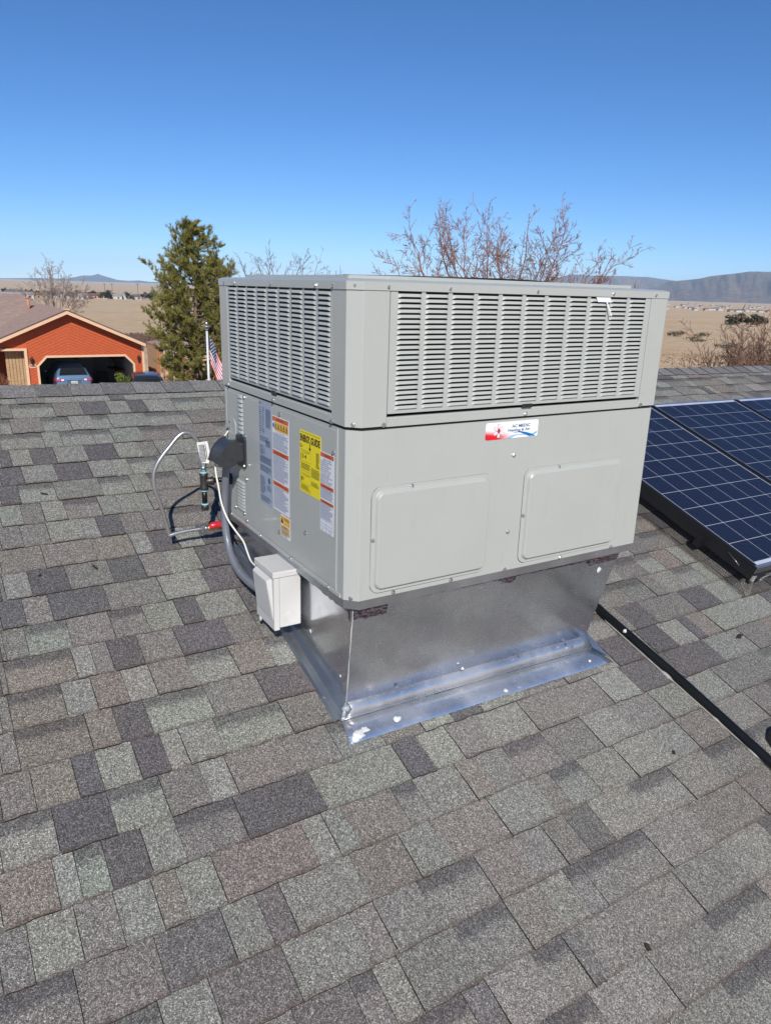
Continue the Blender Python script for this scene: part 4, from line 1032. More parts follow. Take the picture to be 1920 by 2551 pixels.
debris('leaf_litter', -.77, .985, .3, .014, .010, 'small dark crumb on the brownish shingles at the left', 'debris', LEAFBR)
debris('leaf_litter', .455, -1.0, .9, .022, .018, 'small triangular dark scrap in the lower right shingles', 'debris', LEAFBR)
debris('leaf_litter', 1.10, -.545, .5, .02, .012, 'tiny dark chip below the black pipe', 'debris', LEAFBR)

# ------------------------------------------------------------------ solar panels
PW, PH, HP = .992, 1.650, .140
cm = MB(); cs = .0771; ch = .0015
cm.prism([(-cs+ch, -cs), (cs-ch, -cs), (cs, -cs+ch), (cs, cs-ch), (cs-ch, cs), (-cs+ch, cs), (-cs, cs-ch), (-cs, -cs+ch)], -.001, .0)
CELLM = cm.mesh('solar_cell', [CELL])
def solar(a0, b0, label):
    M = ROOFM @ Matrix.Translation((a0, b0, HP)); root = empty('solar_panel', (0, 0, 0), label, 'solar panel', 'solar panels in a row on the roof', M=M)
    m = MB(M); m.box((.006, .006, -.006), (PW-.006, PH-.006, -.0011)); m.build('backsheet', BACKSH, root)
    for a, b in (((0, 0, -.04), (PW, .017, .001)), ((0, PH-.017, -.04), (PW, PH, .001))): m = MB(M); m.box(a, b); m.build('frame_bar', ALU, root)
    for a, b in (((0, .0171, -.04), (.0185, PH-.0171, .001)), ((PW-.0185, .0171, -.04), (PW, PH-.0171, .001))):
        m = MB(M); m.box(a, (b[0], b[1], b[2])); m.build('frame_bar', BLKALU, root)
        m = MB(M); x = -.0008 if a[0] == 0 else PW; m.box((x, .001, -.078), (x+.0008, PH-.001, -.001)); m.build('edge_shade', RUBBER, root)  # black sheet stands for the frame side and the shadow under the panel
    for i in range(6):
        for j in range(10): inst('solar_cell', CELLM, root, M @ Matrix.Translation((.0245+.0785+i*.1572, .041+.0785+j*.1572-.0, -.0008)))
    return root
solar(2.372, .058, 'solar panel closest to the air conditioner, its lower corner sticking out')
solar(3.388, .058, 'middle solar panel, between two dark gaps')
solar(4.404, .058, 'solar panel beyond the second dark gap, only its corner in view')
rail = empty('mounting_rails', rp(3.8, .8, .05), 'black mounting rails carrying the solar panels', 'rails')
for b in (.38, 1.35): m = MB(ROOFM); m.box((2.33, b-.02, .045), (5.5, b+.02, .099)); m.build('rail', BLKALU, rail)
for a in (2.40, 3.4, 4.5):
    for b in (.38, 1.35): m = MB(ROOFM); m.box((a, b-.03, .005), (a+.06, b+.03, .045)); m.build('rail_foot', BLKALU, rail)
# wire mesh guard around the array
gd = empty('wire_mesh_guard', rp(2.33, .8, .01), 'fine black wire mesh skirt hanging from the solar panels to the shingles', 'mesh guard')
def guard(P0_, P1_, Q0_, Q1_, n, k, flare=.0, seed=0):
    """P: top edge, Q: bottom edge (roof coordinates)"""
    g = random.Random(seed); m = MB(ROOFM); w = .00085
    def pt(s_, t):
        top_ = Vector(P0_).lerp(Vector(P1_), s_); b_ = Vector(Q0_).lerp(Vector(Q1_), s_); p = top_.lerp(b_, min(t, 1))
        p.z += .006*math.sin(s_*23)*t*(1-t)*2; return p
    for i in range(n+1):
        s_ = i/n; m.tube([pt(s_, 0), pt(s_, .5), pt(s_, 1)], w, 3, caps=False, sm=False)
    for j in range(k+1):
        m.tube([pt(i/20, j/k) for i in range(21)], w, 3, caps=False, sm=False)
    m.build('wire_grid', MESHW, gd, kind='stuff')
guard((2.369, .052, .135), (2.369, 1.71, .135), (2.318, .02, .012), (2.322, 1.73, .012), 150, 12, seed=1)
guard((2.372, .052, .135), (5.4, .052, .135), (2.330, .000, .012), (5.4, .000, .012), 270, 12, seed=2)
guard((2.318, .02, .0115), (2.322, 1.73, .0115), (2.285, .0, .0125), (2.288, 1.74, .0125), 150, 3, seed=4)
guard((2.372, 1.714, .135), (5.4, 1.714, .135), (2.36, 1.78, .012), (5.4, 1.78, .012), 270, 12, seed=3)
for b in (1.0, .22):
    m = MB(ROOFM); m.tube([(2.362, b, .118), (2.352, b-.085, .100)], .0011, 5); m.build('clip_pin', ALU, gd)
# junction odds and ends under the array
cb = MB(ROOFM); cb.tube([(2.42, .07, .03), (2.5, .1, .05), (2.62, .08, .03), (2.8, .12, .05)], .012, 8); cb.tube([(2.45, .05, .05), (2.56, .06, .065), (2.7, .09, .04)], .006, 6)
o = cb.build('cable_bundle', simple('grey_cables', (.3, .3, .31), .5)); props(o, 'grey cable bundle tucked under the lower corner of the solar panels', 'cables')
nt_ = MB(ROOFM); nt_.box((2.45, .08, .01), (2.6, .22, .075)); o = nt_.build('junction_box', PLBLK, bevel=.004); props(o, 'black junction box in the shade under the solar panels', 'junction box')
# ------------------------------------------------------------------ house across the street
SID = simple('orange_red_stained_siding', (0.50, 0.095, 0.028), 0.65, 0, 0.14, 12)
SIDD = simple('siding_backing', (0.20, 0.035, 0.012), 0.8)
TRIM = simple('peach_beige_trim', (0.72, 0.47, 0.30), 0.6, 0, 0.05)
TAN = mat_roof_far()
ROOFEDGE = simple('brown_drip_edge', (0.12, 0.075, 0.06), 0.8)
STUC = simple('cream_drywall', (0.42, 0.43, 0.42), 0.85)
CONC = simple('garage_concrete', (0.28, 0.26, 0.24), 0.85)
GLASSD = simple('dark_window_glass', (0.015, 0.018, 0.022), 0.08, coat=1.0)
HX, HY = 5.78, 38.99
def H(s_, t, z): return Vector((HX+s_, HY+t, z))
house = empty('garage_house', H(0, 0, GZ), 'orange-red board house with an open garage and tan roof across the street', 'house')
def quadp(name, pts, mat, parent, th=None):
    m = MB(); m.add(pts, [tuple(range(len(pts)))]); o = m.build(name, mat, parent)
    if th: s_ = o.modifiers.new('s', 'SOLIDIFY'); s_.thickness = th; s_.offset = -1
    return o
def hbox(name, a, b, mat, parent=house, bevel=0):
    m = MB(); m.box(tuple(H(*a)), tuple(H(*b))); return m.build(name, mat, parent, bevel=bevel)
# facade outline with the garage opening cut out
def clip_poly(poly, f):
    out = []
    for i in range(len(poly)):
        p, q = poly[i], poly[(i+1) % len(poly)]; a, b = f(p), f(q)
        if a >= 0: out.append(p)
        if a*b < 0: t = a/(a-b); out.append((p[0]+(q[0]-p[0])*t, p[1]+(q[1]-p[1])*t))
    return out
PK = (-.72, -.62); SLP = .437
OP = [(-2.19, -3.29), (-1.77, -2.86), (1.97, -2.86), (2.37, -3.34)]
regions = [(+1, -2.68, -.745), (-1, -.695, 2.86)]
NB = 0
for sg, x0, x1 in regions:
    for i in range(-12, 40):
        # boards run parallel to the rake, mirrored about the centre board
        cc = i*.145
        f1 = lambda p: (p[1]-(PK[1]-SLP*abs(p[0]-PK[0])))+cc+.132
        f2 = lambda p: -((p[1]-(PK[1]-SLP*abs(p[0]-PK[0])))+cc)
        base = [(x0, GZ), (x1, GZ), (x1, PK[1]-SLP*abs(x1-PK[0])-.02), (x0, PK[1]-SLP*abs(x0-PK[0])-.02)]
        poly = clip_poly(clip_poly(base, f1), f2)
        if len(poly) < 3: continue
        # remove the opening: keep what lies left, right, or above it
        pieces = []
        xl, xr = -2.29, 2.47; zt_ = -2.76
        above = clip_poly(clip_poly(clip_poly(poly, lambda p: p[1]-zt_), lambda p: p[0]-xl), lambda p: xr-p[0])
        left = clip_poly(poly, lambda p: xl-p[0]); right = clip_poly(poly, lambda p: p[0]-xr)
        mid = clip_poly(clip_poly(clip_poly(poly, lambda p: zt_-p[1]), lambda p: p[0]-xl), lambda p: xr-p[0])
        cl = clip_poly(mid, lambda p: (p[1]-(-3.24))-(p[0]-(-2.29))*(.48/.46)); cr = clip_poly(mid, lambda p: (p[1]-(-3.24))-(xr-p[0])*(.48/.46))
        for pl in (above, left, right, cl, cr):
            if len(pl) < 3: continue
            ar = abs(sum(pl[k][0]*pl[(k+1) % len(pl)][1]-pl[(k+1) % len(pl)][0]*pl[k][1] for k in range(len(pl))))/2
            if ar < .004: continue
            m = MB(frame(H(0, 0, 0), (1, 0, 0), (0, 0, 1))); m.prism(pl, .0, .022)
            # frame() origin height is world zero, so local y is the world height
            m.build('plank', SID, house); NB += 1
m = MB(frame(H(0, .02, 0), (1, 0, 0), (0, 0, 1)))
fa = lambda x: PK[1]-SLP*abs(x-PK[0])
m.add([(x, z, 0) for x, z in [(-2.66, GZ), (-2.66, fa(-2.66)), PK, (2.86, fa(2.86)), (2.86, GZ), (2.47, GZ), (2.47, -3.24), (2.01, -2.76), (-1.83, -2.76), (-2.29, -3.24), (-2.29, GZ)]], [tuple(range(10, -1, -1))])
m.build('wall', SIDD, house)
hbox('corner_board', (2.86, -.03, GZ), (2.97, .03, fa(2.9)-.01), TRIM); hbox('centre_board', (-.744, -.030, -2.75), (-.696, 0, PK[1]-.03), SID)
# opening trim
m = MB(frame(H(0, 0, 0), (1, 0, 0), (0, 0, 1)))
out_ = [(-2.29, GZ), (-2.29, -3.24), (-1.83, -2.76), (2.01, -2.76), (2.47, -3.24), (2.47, GZ)]; in_ = [(-2.19, GZ), (-2.19, -3.28), (-1.79, -2.865), (1.97, -2.865), (2.37, -3.28), (2.37, GZ)]
for i in range(5):
    mm = MB(frame(H(0, 0, 0), (1, 0, 0), (0, 0, 1))); mm.prism([out_[i], out_[i+1], in_[i+1], in_[i]][::-1], -.06, .045); mm.build('door_trim', TRIM, house)
# roof planes, fascia
EL, ER = 1.05-HX, 8.75-HX
zr = lambda s_: -.53-SLP*abs(s_+.745)
def slab(name, pts, mat=TAN): return quadp(name, [H(*p) for p in pts], mat, house, .12)
slab('roof', [(EL, -.5, zr(EL)), (-.745, -.5, -.53), (-.745, 9.85, -.53), (EL, 2.7, zr(EL))])
slab('roof', [(-.745, -.5, -.53), (ER, -.5, zr(ER)), (ER, 10, zr(ER)), (-.745, 9.85, -.53)])
slab('roof', [(-18, 12, -.04), (-18, 2.7, zr(EL)), (EL, 2.7, zr(EL)), (-.745, 9.85, -.53), (-1.55, 12, -.04)])
for s0, s1 in ((EL, -.745), (-.745, ER)):
    for nm, d0, d1, t0, t1, mt in (('fascia', .035, .20, -.545, -.505, TRIM), ('drip_edge', -.025, .035, -.555, -.49, ROOFEDGE)):
        m = MB(); vs = []
        for s_ in (s0, s1):
            for t, dz in ((t0, d0), (t1, d0), (t1, d1), (t0, d1)): vs.append(H(s_, t, zr(s_)-dz))
        m.add(vs, [(0, 1, 5, 4), (1, 2, 6, 5), (2, 3, 7, 6), (3, 0, 4, 7), (0, 3, 2, 1), (4, 5, 6, 7)]); m.build(nm, mt, house)
# porch on the left, side walls, garage interior
hbox('porch_beam', (-9, -.12, -2.50), (-2.68, .02, -2.39), TRIM); hbox('porch_post', (-2.81, -.12, GZ), (-2.68, .02, -2.50), TRIM)
m = MB(frame(H(0, .0, 0), (1, 0, 0), (0, 0, 1))); m.add([(-9, -2.39, 0), (-2.66, -2.39, 0), (-2.66, fa(-2.66), 0), (-4.6, fa(-4.6), 0), (-9, fa(-4.6), 0)], [(0, 1, 2, 3, 4)]); m.build('wall', SID, house)
hbox('wall', (-9, 1.5, GZ), (-2.7, 1.6, -2.3), SIDD)
PPL = mat_wood('tree_shaded_tan_planks', (.50, .34, .19), (.30, .19, .11), 3)  # tan planks with the tree shadow on them put into the colour
for i in range(6): hbox('porch_plank', (-3.62+i*.15, .42, GZ), (-3.62+i*.15+.132, .46, -2.55), PPL)
hbox('porch_window', (-4.5, 1.44, -3.9), (-3.9, 1.5, -2.8), GLASSD)
hbox('wall', (2.84, .0, GZ), (2.9, 9, -2.2), SID)
hbox('garage_wall', (-2.6, .05, GZ), (-2.5, 6.5, -2.3), STUC); hbox('garage_wall', (2.65, .05, GZ), (2.75, 6.5, -2.3), STUC); hbox('garage_wall', (-2.5, 6.4, GZ), (2.65, 6.5, -2.3), STUC)
hbox('garage_ceiling', (-2.6, .05, -2.5), (2.75, 6.5, -2.45), STUC); hbox('garage_floor', (-2.5, .0, GZ), (2.65, 6.4, GZ+.03), CONC)
hbox('inner_door', (.6, 6.33, GZ+.03), (1.45, 6.395, -2.95), simple('white_door', (.5, .5, .5), .6)); hbox('shelf', (2.1, 3.2, -3.35), (2.65, 5.6, -3.3), SIDD); hbox('shelf', (2.1, 3.2, -4.0), (2.65, 5.6, -3.95), SIDD)
hbox('open_garage_door', (-2.1, .5, -2.62), (2.3, 2.9, -2.58), STUC)
hbox('cardboard_box', (2.15, 3.5, -3.3), (2.55, 4.0, -2.95), simple('cardboard', (.3, .2, .12), .8)); hbox('cardboard_box', (1.35, 4.6, -4.92), (1.95, 5.2, -4.2), simple('dark_cabinet', (.06, .04, .03), .7)); hbox('wall_clock', (.95, 6.33, -2.85), (1.3, 6.39, -2.6), DARK)
chm = MB(); chm.tube([H(-1.45, 8.6, -1.2), H(-1.45, 8.6, -.10)], .085, 12); chm.tube([H(-1.45, 8.6, -.22), H(-1.45, 8.6, -.14)], .12, 12); chm.build('chimney_pipe', simple('terracotta_vent', (.45, .22, .13), .8), house)
hbox('chimney', (.05, 6.2, -1.6), (.38, 6.5, -.70), TRIM)
# number plate and lanterns
np_ = MB(frame(H(0, -.019, 0), (1, 0, 0), (0, 0, 1))); np_.prism(rrect(-2.66, -3.345, -2.30, -3.17, .07, 4), 0, .02); o = np_.build('house_number', TRIM, house)
tx = MB(frame(H(0, -.019, 0), (1, 0, 0), (0, 0, 1))); put_text(tx, '7040', -2.48, -3.315, .115, .024, None, .28, bold=.03); tx.build('lettering', SIDD, o)
for s_ in (-2.50, 2.66):
    lm = MB(); c = H(s_, -.13, -3.0)
    lm.tube([c+Vector((0, 0, -.16)), c+Vector((0, 0, -.12)), c+Vector((0, 0, .06)), c+Vector((0, 0, .09)), c+Vector((0, 0, .19)), c+Vector((0, 0, .21))], [.03, .055, .085, .10, .03, .012], 8, sm=False)
    lm.box(tuple(c+Vector((-.02, .02, .02))), tuple(c+Vector((.02, .12, .06)))); lm.build('lantern', RUBBER, house)
ASPH = simple('street_asphalt', (.06, .058, .055), .9, 0, .15, 3)
rd = MB(); rd.box((-60, 19.5, GZ-.2), (90, 28.5, GZ+.004)); rd.build('road', ASPH, kind='structure')
for y_ in (19.3, 28.5): kb = MB(); kb.box((-60, y_, GZ-.2), (90, y_+.18, GZ+(.12 if y_ < 20 else .03))); kb.build('kerb', CONC, kind='structure')
drive = MB(); drive.box((4.0, 28.69, GZ-.1), (8.4, HY, GZ+.02)); drive.build('driveway', CONC, kind='structure')

# ------------------------------------------------------------------ cars
def car(root_label, x, y, yaw, paintc, name='parked_car', Wd=1.84, Ht=1.66, Ln=4.8, wagon=True):
    pm = NT('car_paint'); pm.set(base=paintc, rough=.28, metal=.25, coat=.45 if sum(paintc) < .2 else 1.0, coatr=.05)
    M = Matrix.Translation((x, y, GZ+.02)) @ Matrix.Rotation(yaw, 4, 'Z')
    root = empty(name, (0, 0, 0), root_label, 'car', M=M)
    w = Wd/2
    # stations from tail (y=0) forward: y, low z, belt z, belt half width, roof z, roof half width
    if wagon: ST = [(0.0, .42, .78, .80, .79, .76), (.03, .30, 1.00, .90, 1.02, .80), (.10, .24, 1.06, .93, 1.10, .82), (.42, .2, 1.04, .95, Ht-.10, .66), (.70, .2, 1.03, .97, Ht-.03, .66), (1.6, .2, 1.0, 1, Ht, .68), (2.6, .2, .98, 1, Ht-.02, .67), (3.1, .2, .97, .99, Ht-.16, .64), (3.75, .2, .96, .95, .98, .80), (4.5, .24, .84, .90, .85, .78), (4.8, .3, .6, .74, .6, .6)]
    else: ST = [(0.0, .42, .78, .80, .79, .76), (.05, .28, 1.00, .88, 1.03, .78), (.55, .22, 1.04, .93, 1.07, .80), (1.25, .2, 1.03, .97, Ht-.08, .60), (1.7, .2, 1.0, .98, Ht-.01, .62), (2.3, .2, .98, 1, Ht, .64), (2.8, .2, .97, 1, Ht-.08, .62), (3.6, .2, .95, .96, .97, .80), (4.4, .24, .82, .90, .83, .78), (4.7, .3, .6, .74, .6, .6)]
    def ring(s_):
        y_, zl, zb, kb, zr_, kr = s_; a = [(w*kb*.92, zl), (w*kb*.99, zl+(zb-zl)*.35), (w*kb, zl+(zb-zl)*.75), (w*kb*.985, zb), (w*kr+.0, zr_-.03), (w*kr*.82, zr_), (w*kr*.4, zr_+.015)]
        return [(xx, y_, zz) for xx, zz in a]+[(-xx, y_, zz) for xx, zz in a[::-1]]
    m = MB(M); m.loops([ring(s_) for s_ in ST], 0, None, True, True, True); 
    b = m.build('body', pm.m, root); b.modifiers.new('s', 'SUBSURF').render_levels = 1
    k = 3 if wagon else 3
    def win(pts, nm='window', mat=GLASSD):
        q = MB(M); q.add(pts, [tuple(range(len(pts)))]); o = q.build(nm, mat, root); s_ = o.modifiers.new('s', 'SOLIDIFY'); s_.thickness = .012; s_.offset = 0; return o
    ra, rb = (ST[2], ST[3]) if wagon else (ST[2], ST[3])
    win([(-w*.74, ra[0]-.012, ra[4]+.015), (w*.74, ra[0]-.012, ra[4]+.015), (w*.60, rb[0]-.03, rb[4]-.05), (-w*.60, rb[0]-.03, rb[4]-.05)], 'rear_window')
    fa_, fb_ = ST[-3], ST[-4]
    win([(w*.74, fa_[0]-.04, fa_[4]+.05), (-w*.74, fa_[0]-.04, fa_[4]+.05), (-w*.60, fb_[0]+.03, fb_[4]+.0), (w*.60, fb_[0]+.03, fb_[4]+.0)], 'windscreen')
    for sg in (-1, 1):
        for y0, y1 in ((ST[3][0]+.25, 1.75), (1.82, 2.75), (2.82, 3.3)):
            win([(sg*(w*.985), y0, 1.06), (sg*(w*.985), y1, 1.03), (sg*(w*.73), y1-.05, Ht-.13 if y1 < 3 else 1.25), (sg*(w*.73), y0+.08, Ht-.13 if y0 < 2.8 else 1.42)])
        for yy in (.85, 3.75):
            q = MB(M); q.tube([(sg*(w-.2), yy, .33), (sg*(w+.01), yy, .33)], .33, 20); o = q.build('wheel', RUBBER, root); q = MB(M); q.tube([(sg*(w+.011), yy, .33), (sg*(w+.02), yy, .33)], .2, 10); q.build('rim', ALU, o)
        q = MB(M); q.add([(sg*w*.95, .12, .98), (sg*w*.50, -.018, .955), (sg*w*.52, -.025, .83), (sg*w*.93, .02, .80), (sg*w*.985, .2, .86), (sg*w*.985, .24, .97)], [(0, 1, 2, 3), (0, 3, 4, 5)]); o = q.build('tail_light', simple('red_lens', (.5, .01, .015), .15, coat=1), root); s_ = o.modifiers.new('s', 'SOLIDIFY'); s_.thickness = .03; s_.offset = 0
        q = MB(M); q.add([(sg*w*.66, -.038, .935), (sg*w*.52, -.045, .935), (sg*w*.53, -.045, .85), (sg*w*.68, -.030, .84)], [(0, 1, 2, 3)]); q.build('reverse_lens', CARD, o)
        q = MB(M); q.box((sg*w*1.0, 2.95, .98), (sg*(w+.17), 3.1, 1.12)); q.build('mirror', pm.m, root, bevel=.03)
    q = MB(M); q.box((-w*.90, -.055, .28), (w*.90, .1, .58)); q.build('bumper', pm.m, root, bevel=.05)
    q = MB(M); q.box((-w*.6, -.062, .3), (w*.6, -.03, .42)); q.build('bumper_trim', RUBBER, root)
    q = MB(M); q.box((-w*.36, -.03, .66), (w*.36, .02, .86)); q.build('plate_recess', simple('shaded_recess_paint', tuple(c*.5 for c in paintc), .5), root)  # body paint darkened to stand for shade in the recess
    q = MB(M); q.box((-.155, -.040, .68), (.155, -.03, .83)); o = q.build('number_plate', simple('plate_white', (.6, .62, .55), .5), root)
    q = MB(frame(M @ Vector((0, -.041, 0)), M.to_3x3() @ Vector((1, 0, 0)), (0, 0, 1))); q.M = q.M @ Matrix.Translation((0, -0, 0)); zb = GZ+.02
    put_text(q, 'CKA 4817', 0, .725, .06, .002, None, .24, bold=.02); q.build('lettering', NAVYP, o)
    q = MB(M); q.box((-w*.4, -.045, .885), (w*.4, -.02, .91)); q.build('hatch_handle', ALU, root)
    q = MB(M)
    for sg in (-1, 1): q.tube([(sg*w*.60, .8, Ht+.01), (sg*w*.60, .9, Ht+.045), (sg*w*.62, 2.6, Ht+.045), (sg*w*.62, 2.75, Ht)], .016, 6)
    if wagon: q.build('roof_rail', RUBBER, root)
    q = MB(M); q.tube([(.15, .14, 1.10), (-.35, .145, 1.16)], .010, 5); q.build('rear_wiper', RUBBER, root)
    return root
car('blue estate car seen from behind inside the open garage', 5.22, HY+.35, R(-1), (0.13, 0.23, 0.38))
car('black car roof and dark window in the driveway in front of the garage', 7.30, 32.4, R(-9), (0.03, 0.032, 0.036), Ht=1.74)

# ------------------------------------------------------------------ neighbour house behind the pine
nb = empty('beige_house', (12, 42, GZ), 'beige stucco house with orange trim half hidden behind the pine', 'house')
STB = simple('beige_stucco', (0.55, 0.36, 0.22), 0.85, 0, 0.06); OT = simple('orange_trim', (0.42, 0.12, 0.05), 0.7)
m = MB(); m.box((9.72, 40.0, GZ), (18, 42.2, -2.5)); m.build('wall', STB, nb)
for x in (9.73, 9.98, 11.05, 12.9): m = MB(); m.box((x, 39.96, GZ), (x+.09 if x < 12 else x+.12, 40.0, -2.5)); m.build('corner_trim', OT, nb)
m = MB(); m.box((10.06, 39.94, -3.35), (10.60, 40.0, -2.68)); wf = m.build('window', simple('white_frame', (.6, .62, .66), .5), nb)
for i in range(2): m = MB(); m.box((10.10+i*.24, 39.93, -3.31), (10.32+i*.24, 39.945, -2.72)); m.build('pane', GLASSD, wf)
m = MB(); m.box((9.72, 39.7, -2.50), (18.5, 42.5, -2.40)); m.add([(9.72, 39.7, -2.4), (18.5, 39.7, -2.4), (18.5, 42.5, -2.4), (9.72, 42.5, -2.4), (11.5, 41.1, -2.0), (16, 41.1, -2.0)], [(0, 1, 5, 4), (1, 2, 5), (2, 3, 4, 5), (3, 0, 4)]); m.build('roof', TAN, nb)
fn = empty('yard_fence', (9.2, 39, GZ), 'low grey pipe fence between the dark car and the beige house', 'fence')
for x in (9.3, 9.95, 10.9): m = MB(); m.tube([(x, 37.5, GZ), (x, 37.5, -3.45)], .03, 6); m.build('post', simple('grey_post', (.3, .29, .27), .7), fn)
m = MB(); m.tube([(9.3, 37.5, -3.5), (10.9, 37.5, -3.5)], .018, 5); m.tube([(9.3, 37.5, -4.1), (10.9, 37.5, -4.1)], .018, 5); m.build('rail', simple('grey_rail', (.3, .29, .27), .7), fn)

# ------------------------------------------------------------------ flagpole and flag
fp_ = empty('flagpole', (7.36, 24.1, GZ), 'white flagpole with a round solar lamp and silver ball on top', 'flagpole')
px, py = 7.40, 24.1
m = MB(); m.tube([(px, py, GZ), (px, py, -.62)], [.045, .036], 12); m.build('pole', simple('white_pole', (.62, .64, .68), .35), fp_)
m = MB(); m.tube([(px, py, -.66), (px, py, -.56)], .05, 12); m.build('collar', ALU, fp_)
m = MB(); m.tube([(px, py, -.56), (px, py, -.53), (px, py, -.52), (px, py, -.47)], [.03, .15, .155, .04], 20); m.build('solar_lamp', simple('brass_lamp', (.3, .27, .2), .4, .5), fp_)
m = MB(); m.loops([[(px+.042*math.sin(math.pi*j/8)*math.cos(2*math.pi*k/14), py+.042*math.sin(math.pi*j/8)*math.sin(2*math.pi*k/14), -.41-.0+.055*-math.cos(math.pi*j/8)) for k in range(14)] for j in range(1, 8)], 0, None, True, True, True); m.build('finial', ALU, fp_)
FLW = simple('flag_white', (.72, .72, .76), .8); FLR = simple('flag_red', (.50, .015, .03), .8); FLB = simple('flag_navy', (.02, .03, .11), .8)
# flag: hoist along the pole, hanging in folds; u along the fly, v down the hoist
FL_, FH_ = 1.75, 1.06
ztop_ = -.80
def flag_pt(u, v, off=0.0):
    # limp flag: the fly falls away steeply so that most of the cloth hangs below the hoist
    z = ztop_-v*FH_*.98-u*FL_*(.78-.08*v)
    reach = .02+u*FL_*(.37-.06*v)+v*.02
    fold = .07*math.sin(u*8.0+v*1.6)*(.25+u)
    return Vector((px+.05+reach*.95, py-.02-fold*1.2-off, z))
NU, NV = 40, 26
m = MB(); grid = [[flag_pt(i/NU, j/NV) for j in range(NV+1)] for i in range(NU+1)]
b = m.add([p for r_ in grid for p in r_], [])
for i in range(NU):
    for j in range(NV):
        q = i*(NV+1)+j; m.f.append([q, q+1, q+NV+2, q+NV+1]); m.sm.append(True)
        canton = i < NU*.4 and j < 14
        m.mi.append(2 if canton else (1 if (j//2) % 2 == 0 else 0))
fl = m.build('flag', [FLW, FLR, FLB]); props(fl, 'american stars and stripes flag hanging limp from the white flagpole', 'flag')
m = MB()
for r_ in range(9):
    for c in range(6 if r_ % 2 == 0 else 5):
        u0 = (.033+c*.066+(0 if r_ % 2 == 0 else .033))*1.0; v0 = (.03+r_*.058)
        ctr_ = flag_pt(u0, v0); vs = []
        for k in range(10):
            rad_ = .024 if k % 2 == 0 else .010; a = math.pi/2+k*math.pi/5
            vs.append(flag_pt(u0+rad_*math.cos(a)/FL_*1.5, v0-rad_*math.sin(a)/FH_*1.2, .012))
        m.add([flag_pt(u0, v0, .012)]+vs, [(0, k+1, (k+1) % 10+1) for k in range(10)])
m.build('stars', FLW, fl)

# ------------------------------------------------------------------ bare trees
def bare_tree(name, base, limbs, mat, label, cat, seed, trunk_r=.10, fork=1.6, twig=.004, dens=1.0, group=None, jit=.22, levels=4, tn=3):
    """limbs: list of tip points; the trunk rises to the fork and each limb grows to its tip, throwing branches and twigs"""
    g = random.Random(seed); base = Vector(base); root = empty(name, base, label, cat, group)
    fk = base+Vector((g.uniform(-.1, .1), g.uniform(-.1, .1), fork))
    m = MB(); m.tube([base, base.lerp(fk, .5)+Vector((.03, .02, 0)), fk], [trunk_r*1.25, trunk_r, trunk_r*.9], 10); m.build('trunk', mat, root)
    cr = MB()
    def grow(p, d, L_, r_, lev):
        n = max(3, int(L_/.16)); n = min(n, 14); pts = [p]; q = p.copy(); dd = d.normalized()
        for i in range(n):
            dd = (dd+Vector((g.gauss(0, jit), g.gauss(0, jit), g.gauss(0, jit)*.8+.05))*.55).normalized()
            q = q+dd*(L_/n); pts.append(q.copy())
        rs_ = [max(twig*.7, r_*(1-.75*i/n)) for i in range(n+1)]
        cr.tube(pts, rs_, 5 if lev < 2 else tn, caps=False, sm=lev < 2)
        if lev < levels:
            k = int((3.2+L_*3.4)*dens) if lev < levels-1 else int((2.5+L_*5.0)*dens)
            for _ in range(k):
                t = g.uniform(.18, 1.0); i = min(n-1, int(t*n)); bp = pts[i].lerp(pts[i+1], g.random())
                ax = (pts[i+1]-pts[i]).normalized(); sd = ax.orthogonal().normalized(); sd.rotate(Matrix.Rotation(g.uniform(0, 6.28), 3, ax))
                nd = (ax*g.uniform(.5, .95)+sd*g.uniform(.5, 1.0)+Vector((0, 0, .15))).normalized()
                grow(bp, nd, L_*g.uniform(.24, .46)*(1.15-t*.4), rs_[i]*g.uniform(.42, .6), lev+1)
    for tip in limbs:
        tip = Vector(tip); st = fk+Vector((g.uniform(-.08, .08), g.uniform(-.08, .08), g.uniform(-.4, .1))); n = 12; pts = []
        v = tip-st; hor = Vector((v.x, v.y, 0))
        for i in range(n+1):
            t = i/n; p = st+hor*(t**.85)+Vector((0, 0, v.z*(t**1.02)))
            p += Vector((g.gauss(0, .035), g.gauss(0, .035), g.gauss(0, .02)))*(1 if 0 < i < n else 0); pts.append(p)
        L_ = v.length; r0 = min(trunk_r*.6, .012+L_*.0075); rs_ = [max(twig, r0*(1-.88*i/n)) for i in range(n+1)]
        cr.tube(pts, rs_, 6, caps=False)
        for _ in range(int(13*dens)):
            t = g.uniform(.40, 1.0); i = min(n-1, int(t*n)); bp = pts[i].lerp(pts[i+1], g.random()); ax = (pts[i+1]-pts[i]).normalized()
            sd = ax.orthogonal().normalized(); sd.rotate(Matrix.Rotation(g.uniform(0, 6.28), 3, ax))
            grow(bp, ax*.8+sd*g.uniform(.5, 1.0)+Vector((0, 0, .1)), L_*g.uniform(.12, .26)*(1.2-t*.5), rs_[i]*.55, 2)
    cr.build('crown', mat, root); return root
